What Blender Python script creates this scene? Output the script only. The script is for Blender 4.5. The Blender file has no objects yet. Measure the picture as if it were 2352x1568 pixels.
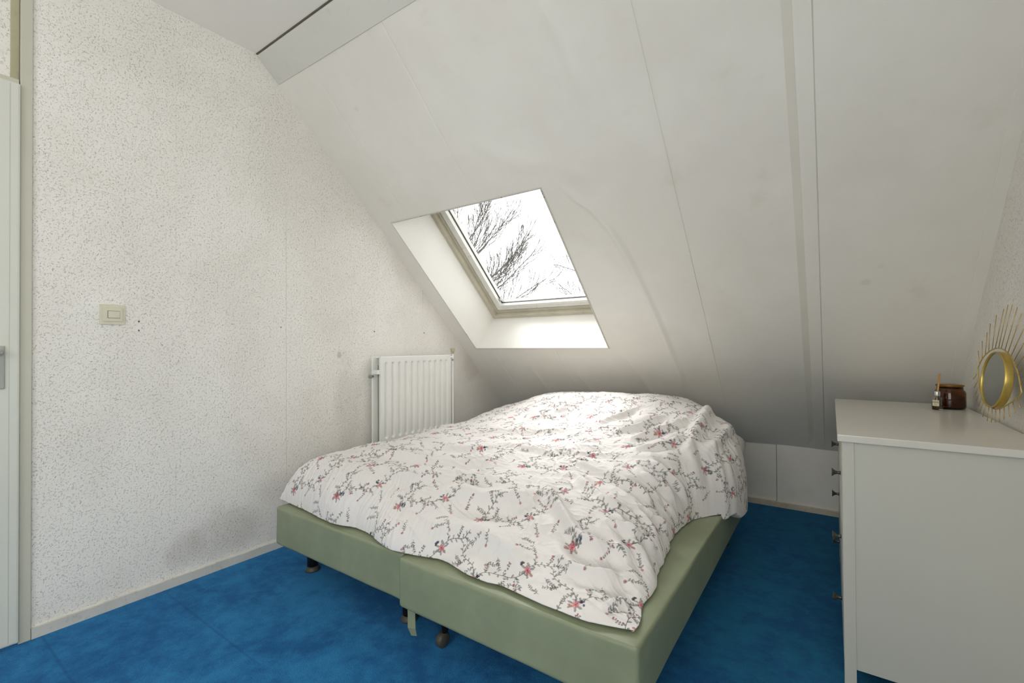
import bpy, bmesh, math, random
import numpy as np
from mathutils import Vector, Matrix, noise as mnoise

S = bpy.context.scene
COL = S.collection

# ---------------------------------------------------------------- camera
cam_d = bpy.data.cameras.new('camera')
cam_d.sensor_width = 36.0
cam_d.lens = 1053.9 / 2352 * 36.0
cam_d.clip_start = 0.02
cam = bpy.data.objects.new('camera', cam_d)
COL.objects.link(cam)
CR = Vector((0.82107763, 0.57078802, -0.00570648))
CU = Vector((0.00986082, -0.00418781, 0.99994261))
CF = Vector((-0.57073137, 0.82108678, 0.00906695))
M = Matrix((CR, CU, -CF)).transposed().to_4x4()
M.translation = Vector((2.5263, 0.0, 1.11))
cam.matrix_world = M
S.camera = cam

# ---------------------------------------------------------------- sky, daylight, exposure
world = bpy.data.worlds.new('overcast_sky')
S.world = world
world.use_nodes = True
bg = world.node_tree.nodes['Background']
bg.inputs[0].default_value = (0.98, 0.99, 1.0, 1)
bg.inputs[1].default_value = 2.3


def area(name, loc, rot, sx, sy, power, color=(1, 1, 1), portal=False):
    l = bpy.data.lights.new(name, 'AREA')
    l.shape = 'RECTANGLE'
    l.size, l.size_y = sx, sy
    l.energy = power
    l.color = color
    if portal:
        l.cycles.is_portal = True
    o = bpy.data.objects.new(name, l)
    COL.objects.link(o)
    o.location = loc
    o.rotation_euler = rot
    return o


W, D, KH, H, YC = 3.045, 3.612, 0.4327, 2.689, 1.2476
YF = -1.7                                     # wall behind the camera
VD = Vector((0, D - YC, KH - H)).normalized()  # down the slope
WN = Vector((0, -VD.z, VD.y))                 # outward from the slope
O0 = Vector((0, YC, H))
SL = math.hypot(D - YC, H - KH)
OX0, OX1, OV0, OV1, REV = 0.141, 1.288, 1.104, 2.311, 0.36
BWX0, BWX1, BWZ0, BWZ1 = 1.30, 2.90, 0.85, 2.45     # added unseen window behind the camera, for fill light


def SP(x, v, w=0.0):
    return O0 + Vector((x, 0, 0)) + VD * v + WN * w


# portals at the skylight and the added rear window (daylight of the sky comes through them)
p1 = area('skylight_portal', SP((OX0 + OX1) / 2, (OV0 + OV1) / 2, 0.50), (0, 0, 0), 1.20, 1.26, 1, portal=True)
p1.rotation_euler = (-WN).to_track_quat('-Z', 'Y').to_euler()
p2 = area('added_rear_portal', ((BWX0 + BWX1) / 2, YF - 0.14, (BWZ0 + BWZ1) / 2), (math.radians(90), 0, 0), 1.6, 1.65, 1, portal=True)
p2.rotation_euler = Vector((0, 1, 0)).to_track_quat('-Z', 'Z').to_euler()

# soft sun behind thin cloud, falling in through the skylight
sun_d = bpy.data.lights.new('veiled_sun', 'SUN')
sun_d.energy = 9.0
sun_d.angle = math.radians(50)
sun_d.color = (1.0, 0.99, 0.98)
sun = bpy.data.objects.new('veiled_sun', sun_d)
COL.objects.link(sun)
sun.rotation_euler = Vector((0.55, -0.33, -0.77)).to_track_quat('-Z', 'Y').to_euler()

# fill lamp outside the added, unseen window behind the camera
p3 = area('rear_fill', ((BWX0 + BWX1) / 2, YF - 0.30, (BWZ0 + BWZ1) / 2 + 0.1), (0, 0, 0), 1.6, 1.7, 28, (1.0, 0.99, 0.965))
p3.rotation_euler = Vector((0, 1, 0)).to_track_quat('-Z', 'Z').to_euler()

RWY0, RWY1, RWZ0, RWZ1 = -1.45, -0.15, 0.60, 2.10     # added unseen window in the right wall, for fill light
p4 = area('added_side_portal', (W + 0.20, (RWY0 + RWY1) / 2, (RWZ0 + RWZ1) / 2), (0, 0, 0), 1.3, 1.5, 1, portal=True)
p4.rotation_euler = Vector((-1, 0, 0)).to_track_quat('-Z', 'Z').to_euler()
p5 = area('side_fill', (W + 0.30, (RWY0 + RWY1) / 2, (RWZ0 + RWZ1) / 2), (0, 0, 0), 1.3, 1.5, 36, (1.0, 0.99, 0.965))  # fill lamp outside the added side window
p5.rotation_euler = Vector((-1, 0, 0)).to_track_quat('-Z', 'Z').to_euler()

S.view_settings.view_transform = 'Standard'
S.view_settings.look = 'None'
S.view_settings.gamma = 1
S.view_settings.use_curve_mapping = False
S.view_settings.exposure = 0.0
S.cycles.max_bounces = 10
S.cycles.diffuse_bounces = 8
S.cycles.transparent_max_bounces = 12
S.cycles.sample_clamp_indirect = 8
S.cycles.use_denoising = True


# ---------------------------------------------------------------- materials
def lin(c):
    c = c / 255.0
    return c / 12.92 if c <= 0.04045 else ((c + 0.055) / 1.055) ** 2.4


def rgb(r, g, b):
    return (lin(r), lin(g), lin(b), 1)


class NT:
    def __init__(s, name):
        s.m = bpy.data.materials.new(name)
        s.m.use_nodes = True
        s.t = s.m.node_tree
        s.b = s.t.nodes['Principled BSDF']
        s.out = s.t.nodes['Material Output']

    def n(s, typ, **kw):
        nd = s.t.nodes.new('ShaderNode' + typ)
        for k, v in kw.items():
            if isinstance(k, str) and hasattr(nd, k):
                setattr(nd, k, v)
        return nd

    def l(s, a, b):
        s.t.links.new(a, b)

    def val(s, sock, v):
        if hasattr(v, 'is_linked') or hasattr(v, 'links'):
            s.l(v, sock)
        else:
            sock.default_value = v

    def coord(s, scale=(1, 1, 1), rot=(0, 0, 0), kind='Object'):
        tc = s.n('TexCoord')
        mp = s.n('Mapping')
        mp.inputs['Scale'].default_value = scale
        mp.inputs['Rotation'].default_value = rot
        s.l(tc.outputs[kind], mp.inputs[0])
        return mp.outputs[0]

    def noise(s, vec, scale, detail=3, rough=0.5, dist=0.0):
        nd = s.n('TexNoise')
        s.l(vec, nd.inputs['Vector'])
        nd.inputs['Scale'].default_value = scale
        nd.inputs['Detail'].default_value = detail
        nd.inputs['Roughness'].default_value = rough
        nd.inputs['Distortion'].default_value = dist
        return nd.outputs['Fac']

    def vor(s, vec, scale, out='Distance', rnd=1.0):
        nd = s.n('TexVoronoi')
        s.l(vec, nd.inputs['Vector'])
        nd.inputs['Scale'].default_value = scale
        nd.inputs['Randomness'].default_value = rnd
        return nd.outputs[out]

    def math(s, op, a, b=None, c=None, clamp=False):
        nd = s.n('Math')
        nd.operation = op
        nd.use_clamp = clamp
        s.val(nd.inputs[0], a)
        if b is not None:
            s.val(nd.inputs[1], b)
        if c is not None:
            s.val(nd.inputs[2], c)
        return nd.outputs[0]

    def ramp(s, fac, a, b, lo=0.0, hi=1.0):
        nd = s.n('MapRange')
        nd.interpolation_type = 'SMOOTHSTEP'
        s.l(fac, nd.inputs['Value'])
        nd.inputs['From Min'].default_value = a
        nd.inputs['From Max'].default_value = b
        nd.inputs['To Min'].default_value = lo
        nd.inputs['To Max'].default_value = hi
        return nd.outputs['Result']

    def mix(s, fac, a, b):
        nd = s.n('Mix')
        nd.data_type = 'RGBA'
        s.val(nd.inputs[0], fac)
        s.val(nd.inputs[6], a)
        s.val(nd.inputs[7], b)
        return nd.outputs[2]

    def bump(s, h, strength=0.5, dist=0.001, prev=None):
        nd = s.n('Bump')
        s.l(h, nd.inputs['Height'])
        nd.inputs['Strength'].default_value = strength
        nd.inputs['Distance'].default_value = dist
        if prev is not None:
            s.l(prev, nd.inputs['Normal'])
        return nd.outputs[0]

    def set(s, color=None, rough=None, normal=None, **kw):
        if color is not None:
            s.val(s.b.inputs['Base Color'], color)
        if rough is not None:
            s.val(s.b.inputs['Roughness'], rough)
        if normal is not None:
            s.l(normal, s.b.inputs['Normal'])
        for k, v in kw.items():
            s.val(s.b.inputs[k.replace('_', ' ')], v)
        return s.m


def paint(name, c, rough=0.45, var=0.05, scale=4.0, bump=0.0, metallic=0.0, dirt=None, dirt_amt=0.3):
    """painted / moulded surface with faint uneven tone"""
    t = NT(name)
    v = t.coord()
    n = t.noise(v, scale, 4, 0.6)
    dark = tuple(x * (1 - var) for x in c[:3]) + (1,)
    col = t.mix(t.ramp(n, 0.35, 0.65), dark, c)
    if dirt is not None:
        n2 = t.noise(v, 23.0, 6, 0.7)
        col = t.mix(t.ramp(n2, 0.56, 0.72, 0, dirt_amt), col, dirt)
    nm = None
    if bump:
        nm = t.bump(t.noise(v, 300, 2), 0.4, bump)
    return t.set(col, rough, nm, Metallic=metallic)


def wallpaper(name, axis='YZ', stains_and_shade=()):
    """granular vinyl wallpaper: worm-shaped embossing and pits, relief shading put into the colour"""
    t = NT(name)
    v = t.coord()
    tc = t.n('TexCoord')
    sep = t.n('SeparateXYZ')
    t.l(tc.outputs['Object'], sep.inputs[0])
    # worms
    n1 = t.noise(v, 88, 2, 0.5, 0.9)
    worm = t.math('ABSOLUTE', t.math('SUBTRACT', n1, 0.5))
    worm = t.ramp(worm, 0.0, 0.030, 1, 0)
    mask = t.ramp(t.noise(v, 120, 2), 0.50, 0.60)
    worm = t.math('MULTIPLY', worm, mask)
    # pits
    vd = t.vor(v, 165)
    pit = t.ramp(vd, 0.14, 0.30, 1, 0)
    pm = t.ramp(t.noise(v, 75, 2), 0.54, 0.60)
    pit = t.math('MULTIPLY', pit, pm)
    grain = t.noise(v, 240, 3, 0.6)
    h = t.math('ADD', t.math('MULTIPLY', worm, -0.9), t.math('MULTIPLY', pit, -0.6))
    h = t.math('ADD', h, t.math('MULTIPLY', grain, 0.35))
    nm = t.bump(h, 0.85, 0.0020)
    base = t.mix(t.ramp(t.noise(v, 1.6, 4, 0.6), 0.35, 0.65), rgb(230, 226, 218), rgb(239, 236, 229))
    col = t.mix(t.math('MULTIPLY', pit, t.ramp(t.noise(v, 2.2, 3), 0.35, 0.65, 0.25, 0.75)), base, rgb(118, 112, 96))  # dark tint in pits and worms paints in the shading of the relief
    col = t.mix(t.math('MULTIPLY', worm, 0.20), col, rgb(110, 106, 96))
    # seams between the wallpaper lengths
    if axis == 'YZ':
        s_ = sep.outputs['Y']
        for y0 in (0.868, 1.40, 2.46):
            d = t.math('ABSOLUTE', t.math('SUBTRACT', s_, y0))
            k = t.math('MULTIPLY', t.ramp(d, 0.0006, 0.0022, 1, 0), t.ramp(t.noise(v, 3.1, 3), 0.40, 0.65, 0.0, 0.32))
            col = t.mix(k, col, rgb(120, 116, 104))
        for (y, z, ry, rz, amt, c) in stains_and_shade:
            a = t.math('DIVIDE', t.math('SUBTRACT', s_, y), ry)
            b = t.math('DIVIDE', t.math('SUBTRACT', sep.outputs['Z'], z), rz)
            rr = t.math('ADD', t.math('MULTIPLY', a, a), t.math('MULTIPLY', b, b))
            rr = t.math('ADD', rr, t.math('MULTIPLY', t.math('SUBTRACT', t.noise(v, 9, 4, 0.6), 0.5), 1.3 if ry > 0.02 else 0.2))
            col = t.mix(t.ramp(rr, 0.0 if ry > 0.02 else 0.5, 1.1, amt, 0), col, c)
    return t.set(col, 0.6, nm)


SOOT_AND_SHADE = rgb(120, 100, 84)  # smudge colour, also used for the radiator's painted shadow
HOLE = rgb(40, 34, 28)
MAT = {}
MAT['wallpaper'] = wallpaper('speckled_wallpaper', 'YZ', stains_and_shade=[
    (0.91, 0.15, 0.10, 0.10, 0.20, SOOT_AND_SHADE), (1.10, 0.17, 0.20, 0.15, 0.22, SOOT_AND_SHADE), (1.5, 0.33, 0.30, 0.12, 0.12, SOOT_AND_SHADE),
    (1.80, 0.75, 0.12, 0.34, 0.16, SOOT_AND_SHADE), (3.05, 0.95, 0.16, 0.16, 0.16, rgb(120, 96, 76)),  # first mark: soot plus the radiator's cast shadow, painted in
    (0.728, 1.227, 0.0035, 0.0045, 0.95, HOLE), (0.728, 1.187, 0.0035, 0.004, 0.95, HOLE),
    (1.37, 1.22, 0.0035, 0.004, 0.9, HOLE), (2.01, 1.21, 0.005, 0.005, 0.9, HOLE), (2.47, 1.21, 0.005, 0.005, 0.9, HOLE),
    (1.74, 1.06, 0.016, 0.022, 0.30, SOOT_AND_SHADE)])
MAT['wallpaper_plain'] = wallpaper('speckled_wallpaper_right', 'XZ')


def slope_mat():
    t = NT('woven_vinyl_paper')
    v = t.coord((1, 1, 1))
    w1 = t.noise(t.coord((330, 60, 60)), 1.0, 2, 0.5)
    w2 = t.noise(t.coord((90, 420, 420)), 1.0, 2, 0.5)
    h = t.math('ADD', w1, t.math('MULTIPLY', w2, 0.7))
    nm = t.bump(h, 0.5, 0.0006)
    base = t.mix(t.ramp(t.noise(v, 1.3, 4, 0.6), 0.38, 0.66), rgb(229, 225, 216), rgb(236, 233, 225))
    st = t.ramp(t.noise(v, 3.4, 5, 0.62), 0.60, 0.78, 0, 0.30)
    col = t.mix(st, base, rgb(200, 193, 170))
    # small round yellow marks
    vd = t.vor(t.coord((2.1, 2.1, 2.1)), 1.0)
    col = t.mix(t.ramp(vd, 0.02, 0.055, 0.22, 0), col, rgb(196, 184, 150))
    return t.set(col, 0.55, nm)


MAT['slope'] = slope_mat()
MAT['ceiling'] = paint('ceiling_paint', rgb(243, 240, 233), 0.6, 0.02, 2.0, 0.0003)
MAT['beam'] = paint('beam_paint', rgb(216, 214, 206), 0.4, 0.03, 3.0, dirt=rgb(160, 150, 125), dirt_amt=0.15)
MAT['reveal'] = paint('reveal_board', rgb(229, 227, 220), 0.45, 0.03, 3.0)
MAT['win_frame'] = paint('window_frame_beige', rgb(196, 190, 172), 0.4, 0.10, 6, dirt=rgb(150, 138, 110), dirt_amt=0.35)
MAT['win_sash'] = paint('window_sash_white', rgb(226, 225, 218), 0.35, 0.06, 6, dirt=rgb(170, 140, 95), dirt_amt=0.5)
MAT['rubber'] = paint('black_rubber_gasket', rgb(48, 48, 44), 0.6, 0.2, 8)
MAT['gap_strip'] = paint('brown_grey_gap', rgb(112, 106, 92), 0.8, 0.2, 8)
MAT['slope_band'] = paint('joint_recess_shade', rgb(224, 220, 208), 0.6, 0.05, 5, 0.0003)
MAT['grime'] = paint('mouldy_sealant', rgb(205, 200, 188), 0.7, 0.10, 30, dirt=rgb(58, 50, 38), dirt_amt=1.0)
MAT['baseboard'] = paint('worn_white_skirting', rgb(208, 207, 198), 0.5, 0.08, 7, dirt=rgb(120, 108, 84), dirt_amt=0.55)
MAT['baseboard_back'] = paint('stained_cream_skirting', rgb(208, 198, 178), 0.5, 0.12, 9, dirt=rgb(150, 108, 70), dirt_amt=0.5)
MAT['door'] = paint('door_paint_white', rgb(214, 215, 204), 0.35, 0.03, 2)
MAT['door_frame'] = paint('door_frame_paint', rgb(198, 196, 180), 0.4, 0.04, 2)
MAT['yellowed'] = paint('yellowed_paint', rgb(182, 176, 145), 0.5, 0.1, 5, dirt=rgb(110, 100, 80), dirt_amt=0.4)
MAT['metal_plate'] = paint('grey_metal_plate', rgb(176, 178, 172), 0.35, 0.05, 9, metallic=0.5)
MAT['radiator'] = paint('radiator_enamel', rgb(236, 236, 231), 0.28, 0.02, 3)
MAT['radiator_dark'] = paint('radiator_inner_metal', rgb(150, 150, 138), 0.5, 0.1, 8)
MAT['knob_beige'] = paint('thermostat_plastic', rgb(180, 172, 146), 0.45, 0.06, 20)
MAT['switch'] = paint('cream_switch_plastic', rgb(216, 211, 190), 0.35, 0.04, 30, dirt=rgb(170, 156, 120), dirt_amt=0.2)
MAT['chest'] = paint('chest_lacquer', rgb(203, 201, 190), 0.32, 0.03, 1.5)
MAT['chest_top'] = paint('chest_top_lacquer', rgb(220, 216, 206), 0.22, 0.03, 1.5)
MAT['knob_metal'] = paint('dark_pewter', rgb(98, 98, 88), 0.38, 0.15, 40, metallic=0.8)
MAT['gold'] = paint('brushed_gold', rgb(214, 190, 108), 0.34, 0.12, 30, metallic=1.0)
MAT['gold_rod'] = paint('gold_wire', rgb(204, 176, 116), 0.38, 0.15, 40, metallic=0.8)
MAT['leg_black'] = paint('black_leg_plastic', rgb(22, 22, 22), 0.4, 0.2, 12)
MAT['leg_foot'] = paint('grey_leg_foot', rgb(78, 76, 66), 0.5, 0.2, 12)
MAT['pillow'] = paint('white_pillowcase', rgb(228, 228, 225), 0.8, 0.03, 6)
MAT['chrome'] = paint('chrome_cap', rgb(205, 205, 205), 0.22, 0.05, 40, metallic=1.0)
MAT['reed'] = paint('reed_stick', rgb(206, 156, 88), 0.6, 0.15, 60)
MAT['label'] = paint('cream_label_paper', rgb(222, 216, 184), 0.7, 0.03, 60)
MAT['ink'] = paint('dark_label_ink', rgb(58, 50, 38), 0.7, 0.1, 60)
MAT['bark'] = paint('grey_bark', rgb(84, 80, 74), 0.9, 0.3, 20)
MAT['grass'] = paint('lawn_ground', rgb(96, 104, 78), 0.9, 0.3, 2)
MAT['roof'] = paint('roof_covering', rgb(92, 84, 78), 0.8, 0.2, 8)


def leatherette():
    t = NT('sage_green_leatherette')
    v = t.coord()
    base = t.mix(t.ramp(t.noise(v, 3.5, 4, 0.6), 0.35, 0.68), rgb(132, 140, 112), rgb(144, 152, 124))
    vd = t.vor(v, 420)
    nm = t.bump(vd, 0.25, 0.0004)
    nm = t.bump(t.noise(v, 6, 3, 0.5), 0.35, 0.012, nm)
    sc = t.ramp(t.noise(v, 17, 5, 0.7), 0.70, 0.78, 0, 0.25)
    col = t.mix(sc, base, rgb(118, 112, 90))
    return t.set(col, 0.46, nm)


MAT['leatherette'] = leatherette()


def carpet():
    t = NT('blue_pile_carpet')
    v = t.coord()
    n1 = t.noise(v, 2.6, 5, 0.65, 0.6)
    n2 = t.noise(v, 14, 5, 0.7)
    n3 = t.noise(v, 210, 3, 0.7)
    f = t.math('ADD', t.math('MULTIPLY', n1, 0.55), t.math('MULTIPLY', n2, 0.45))
    col = t.mix(t.ramp(f, 0.38, 0.62), rgb(6, 88, 150), rgb(44, 134, 194))
    # greener towards the right, with the bed's shade put into the colour
    sep = t.n('SeparateXYZ')
    tc = t.n('TexCoord')
    t.l(tc.outputs['Object'], sep.inputs[0])
    gx = t.math('ADD', sep.outputs['X'], t.math('MULTIPLY', t.math('SUBTRACT', n1, 0.5), 2.0))
    col = t.mix(t.ramp(gx, 1.6, 2.6, 0, 0.8), col, t.mix(t.ramp(f, 0.38, 0.62), rgb(0, 72, 108), rgb(8, 104, 140)))
    col = t.mix(t.ramp(n3, 0.35, 0.65, 0.30, 0), col, rgb(0, 40, 78))
    # pile ridges where the carpet has been folded (x-direction and a slanting one)
    for (y0, k, x0, x1) in ((0.423, 0.0, 0.1, 1.3), (0.817, 0.0, 0.2, 1.0)):
        d = t.math('ABSOLUTE', t.math('SUBTRACT', sep.outputs['Y'], t.math('ADD', t.math('MULTIPLY', sep.outputs['X'], -k), y0)))
        m_ = t.math('MULTIPLY', t.ramp(d, 0.001, 0.007, 0.42, 0), t.ramp(sep.outputs['X'], x1 - 0.3, x1, 1, 0))
        col = t.mix(m_, col, rgb(0, 58, 112))
    h = t.math('ADD', n3, t.math('MULTIPLY', n2, 1.2))
    nm = t.bump(h, 0.9, 0.006)
    t.set(col, 0.95, nm)
    t.b.inputs['Sheen Weight'].default_value = 0.35
    t.b.inputs['Sheen Roughness'].default_value = 0.6
    t.b.inputs['Sheen Tint'].default_value = rgb(120, 180, 230)
    t.b.inputs['Specular IOR Level'].default_value = 0.1
    return t.m


MAT['carpet'] = carpet()


def glass_pane(name, tint=(1, 1, 1, 1), gloss=0.06):
    t = NT(name)
    tr = t.n('BsdfTransparent')
    tr.inputs[0].default_value = tint
    gl = t.n('BsdfGlossy')
    gl.inputs['Roughness'].default_value = 0.02
    mx = t.n('MixShader')
    mx.inputs[0].default_value = gloss
    t.l(tr.outputs[0], mx.inputs[1])
    t.l(gl.outputs[0], mx.inputs[2])
    t.l(mx.outputs[0], t.out.inputs[0])
    return t.m


def wet_glass():
    t = NT('condensation_drops')
    v = t.coord()
    d = t.vor(v, 130)
    n = t.noise(v, 40, 4, 0.7)
    tr = t.n('BsdfTransparent')
    df = t.n('BsdfDiffuse')
    df.inputs[0].default_value = rgb(190, 192, 192)
    mx = t.n('MixShader')
    f = t.math('MULTIPLY', t.ramp(d, 0.15, 0.6, 1, 0.2), t.ramp(n, 0.3, 0.6, 0.15, 0.75))
    t.l(f, mx.inputs[0])
    t.l(tr.outputs[0], mx.inputs[1])
    t.l(df.outputs[0], mx.inputs[2])
    t.l(mx.outputs[0], t.out.inputs[0])
    return t.m


MAT['pane'] = glass_pane('window_glass')
MAT['wet'] = wet_glass()


def mk_glass(name, c, rough=0.02, ior=1.45):
    t = NT(name)
    n = t.noise(t.coord(), 30, 2)
    t.set(t.mix(t.ramp(n, 0.3, 0.7), c, tuple(x * 0.93 for x in c[:3]) + (1,)), rough)
    t.b.inputs['Transmission Weight'].default_value = 1.0
    t.b.inputs['IOR'].default_value = ior
    return t.m


MAT['amber'] = mk_glass('amber_glass', (0.46, 0.20, 0.018, 1), 0.03)
MAT['clear'] = mk_glass('clear_bottle_glass', (0.93, 0.93, 0.92, 1), 0.02)
MAT['oil'] = mk_glass('brown_fragrance_oil', (0.30, 0.09, 0.04, 1), 0.05, 1.38)
MAT['wax'] = paint('amber_wax', rgb(150, 92, 30), 0.6, 0.15, 30)
t_ = NT('mirror_silver')
t_.set(t_.mix(t_.ramp(t_.noise(t_.coord(), 8, 3), 0.3, 0.7), rgb(176, 180, 178), rgb(184, 188, 186)), 0.03, Metallic=1.0)
MAT['mirror'] = t_.m


# ---------------------------------------------------------------- mesh helpers
def link(name, me, mat, parent=None):
    o = bpy.data.objects.new(name, me)
    COL.objects.link(o)
    if mat is not None:
        me.materials.append(mat if not isinstance(mat, str) else MAT[mat])
    if parent is not None:
        o.parent = parent
    return o


def from_bm(name, bm, mat, parent=None, smooth=False, bevel=0.0, seg=2):
    if bevel:
        bmesh.ops.bevel(bm, geom=list(bm.edges), offset=bevel, segments=seg, profile=0.7, affect='EDGES', clamp_overlap=True)
    bmesh.ops.recalc_face_normals(bm, faces=bm.faces)
    me = bpy.data.meshes.new(name)
    bm.to_mesh(me)
    bm.free()
    if smooth:
        for p in me.polygons:
            p.use_smooth = True
    return link(name, me, mat, parent)


def add_box(bm, x0, y0, z0, x1, y1, z1, f=None):
    vs = []
    for z in (z0, z1):
        for (x, y) in ((x0, y0), (x1, y0), (x1, y1), (x0, y1)):
            p = Vector((x, y, z)) if f is None else f(x, y, z)
            vs.append(bm.verts.new(p))
    a = vs
    for q in ((0, 3, 2, 1), (4, 5, 6, 7), (0, 1, 5, 4), (1, 2, 6, 5), (2, 3, 7, 6), (3, 0, 4, 7)):
        bm.faces.new([a[i] for i in q])


def box(name, b, mat, parent=None, bevel=0.0, f=None, seg=2, smooth=False):
    bm = bmesh.new()
    add_box(bm, *b, f=f)
    return from_bm(name, bm, mat, parent, bevel=bevel, seg=seg, smooth=smooth)


def add_lathe(bm, prof, n=32, c=(0, 0, 0), axis='Z', close=True):
    """prof: list of (r, h) revolved about axis through c"""
    rings = []
    for r, h in prof:
        ring = []
        for i in range(n):
            a = 2 * math.pi * i / n
            u, v = r * math.cos(a), r * math.sin(a)
            p = {'Z': (u, v, h), 'X': (h, u, v), 'Y': (u, h, v)}[axis]
            ring.append(bm.verts.new((p[0] + c[0], p[1] + c[1], p[2] + c[2])))
        rings.append(ring)
    for a, b in zip(rings, rings[1:]):
        for i in range(n):
            bm.faces.new((a[i], a[(i + 1) % n], b[(i + 1) % n], b[i]))
    if close:
        bm.faces.new(rings[0])
        bm.faces.new(rings[-1])


def lathe(name, prof, mat, parent=None, n=32, c=(0, 0, 0), axis='Z', close=True, smooth=True):
    bm = bmesh.new()
    add_lathe(bm, prof, n, c, axis, close)
    o = from_bm(name, bm, mat, parent, smooth=smooth)
    return o


def add_tube(bm, pts, rad, n=8, closed=False):
    pts = [Vector(p) for p in pts]
    rads = rad if isinstance(rad, (list, tuple)) else [rad] * len(pts)
    rings = []
    up = None
    for i, p in enumerate(pts):
        if closed:
            t = pts[(i + 1) % len(pts)] - pts[i - 1]
        else:
            t = pts[min(i + 1, len(pts) - 1)] - pts[max(i - 1, 0)]
        t.normalize()
        if up is None:
            up = t.orthogonal().normalized()
        up = (up - t * up.dot(t)).normalized()
        s = t.cross(up)
        rings.append([bm.verts.new(p + (up * math.cos(2 * math.pi * k / n) + s * math.sin(2 * math.pi * k / n)) * rads[i]) for k in range(n)])
    m = len(rings)
    for i in range(m if closed else m - 1):
        a, b = rings[i], rings[(i + 1) % m]
        for k in range(n):
            bm.faces.new((a[k], a[(k + 1) % n], b[(k + 1) % n], b[k]))
    if not closed:
        bm.faces.new(rings[0])
        bm.faces.new(rings[-1])


def tube(name, pts, rad, mat, parent=None, n=8, closed=False):
    bm = bmesh.new()
    add_tube(bm, pts, rad, n, closed)
    return from_bm(name, bm, mat, parent, smooth=True)


def empty(name, loc=(0, 0, 0)):
    o = bpy.data.objects.new(name, None)
    o.empty_display_size = 0.1
    COL.objects.link(o)
    o.location = loc
    return o


def tag(o, label, cat, group=None, kind=None):
    o['label'] = label
    o['category'] = cat
    if group:
        o['group'] = group
    if kind:
        o['kind'] = kind
    return o


def structure(o, label=None):
    o['kind'] = 'structure'
    if label:
        o['label'] = label
    return o


def grid_mesh(name, P, mat, parent=None, skip=None, smooth=True):
    """P: (ny, nx, 3) array; skip: (ny-1, nx-1) bool array of faces to leave out"""
    ny, nx = P.shape[:2]
    idx = np.arange(ny * nx).reshape(ny, nx)
    q = np.stack([idx[:-1, :-1], idx[:-1, 1:], idx[1:, 1:], idx[1:, :-1]], -1)
    q = q[~skip] if skip is not None else q.reshape(-1, 4)
    me = bpy.data.meshes.new(name)
    me.vertices.add(ny * nx)
    me.vertices.foreach_set('co', P.reshape(-1).astype(np.float32))
    nf = len(q)
    me.loops.add(nf * 4)
    me.loops.foreach_set('vertex_index', q.reshape(-1).astype(np.int32))
    me.polygons.add(nf)
    me.polygons.foreach_set('loop_start', np.arange(0, nf * 4, 4, dtype=np.int32))
    me.polygons.foreach_set('use_smooth', np.full(nf, smooth, dtype=bool))
    me.update(calc_edges=True)
    return link(name, me, mat, parent)


# vectorised smooth noise -------------------------------------------------
def vnoise(x, y, seed=0):
    xi = np.floor(x).astype(np.int64)
    yi = np.floor(y).astype(np.int64)
    xf, yf = x - xi, y - yi
    u = xf * xf * xf * (xf * (xf * 6 - 15) + 10)
    v = yf * yf * yf * (yf * (yf * 6 - 15) + 10)

    def hsh(i, j):
        n = (i * 374761393 + j * 668265263 + seed * 974634777) & 0xFFFFFFFF
        n = ((n ^ (n >> 13)) * 1274126177) & 0xFFFFFFFF
        n = (n ^ (n >> 16)) & 0xFFFFFFFF
        a = n * (2 * math.pi / 4294967296.0)
        return np.cos(a), np.sin(a)

    def dot(i, j, dx, dy):
        c, s = hsh(xi + i, yi + j)
        return c * dx + s * dy
    a = dot(0, 0, xf, yf)
    b = dot(1, 0, xf - 1, yf)
    c = dot(0, 1, xf, yf - 1)
    d = dot(1, 1, xf - 1, yf - 1)
    return (a + (b - a) * u) * (1 - v) + (c + (d - c) * u) * v


def fbm(x, y, oct=4, seed=0):
    s = 0
    a = 1.0
    for i in range(oct):
        s = s + a * vnoise(x * 2 ** i, y * 2 ** i, seed + i * 17)
        a *= 0.5
    return s


def seg_dist(X, Y, pts):
    """distance to a polyline plus the fraction along it"""
    best = np.full(X.shape, 1e9)
    frac = np.zeros(X.shape)
    L = [0.0]
    for a, b in zip(pts, pts[1:]):
        L.append(L[-1] + math.hypot(b[0] - a[0], b[1] - a[1]))
    for i, (a, b) in enumerate(zip(pts, pts[1:])):
        dx, dy = b[0] - a[0], b[1] - a[1]
        l2 = dx * dx + dy * dy + 1e-12
        t = np.clip(((X - a[0]) * dx + (Y - a[1]) * dy) / l2, 0, 1)
        d = np.hypot(X - a[0] - t * dx, Y - a[1] - t * dy)
        m = d < best
        best = np.where(m, d, best)
        frac = np.where(m, (L[i] + t * math.sqrt(l2)) / L[-1], frac)
    return best, frac


def chaikin(pts, n=3):
    for _ in range(n):
        q = [pts[0]]
        for a, b in zip(pts, pts[1:]):
            q.append((a[0] * .75 + b[0] * .25, a[1] * .75 + b[1] * .25))
            q.append((a[0] * .25 + b[0] * .75, a[1] * .25 + b[1] * .75))
        q.append(pts[-1])
        pts = q
    return pts


def smooth01(t):
    t = np.clip(t, 0, 1)
    return t * t * (3 - 2 * t)


# ================================================================ ROOM SHELL
T = 0.12
structure(box('floor', (-T, YF - T, -0.10, W + T, D + 0.25, 0.0), 'carpet'))


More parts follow.
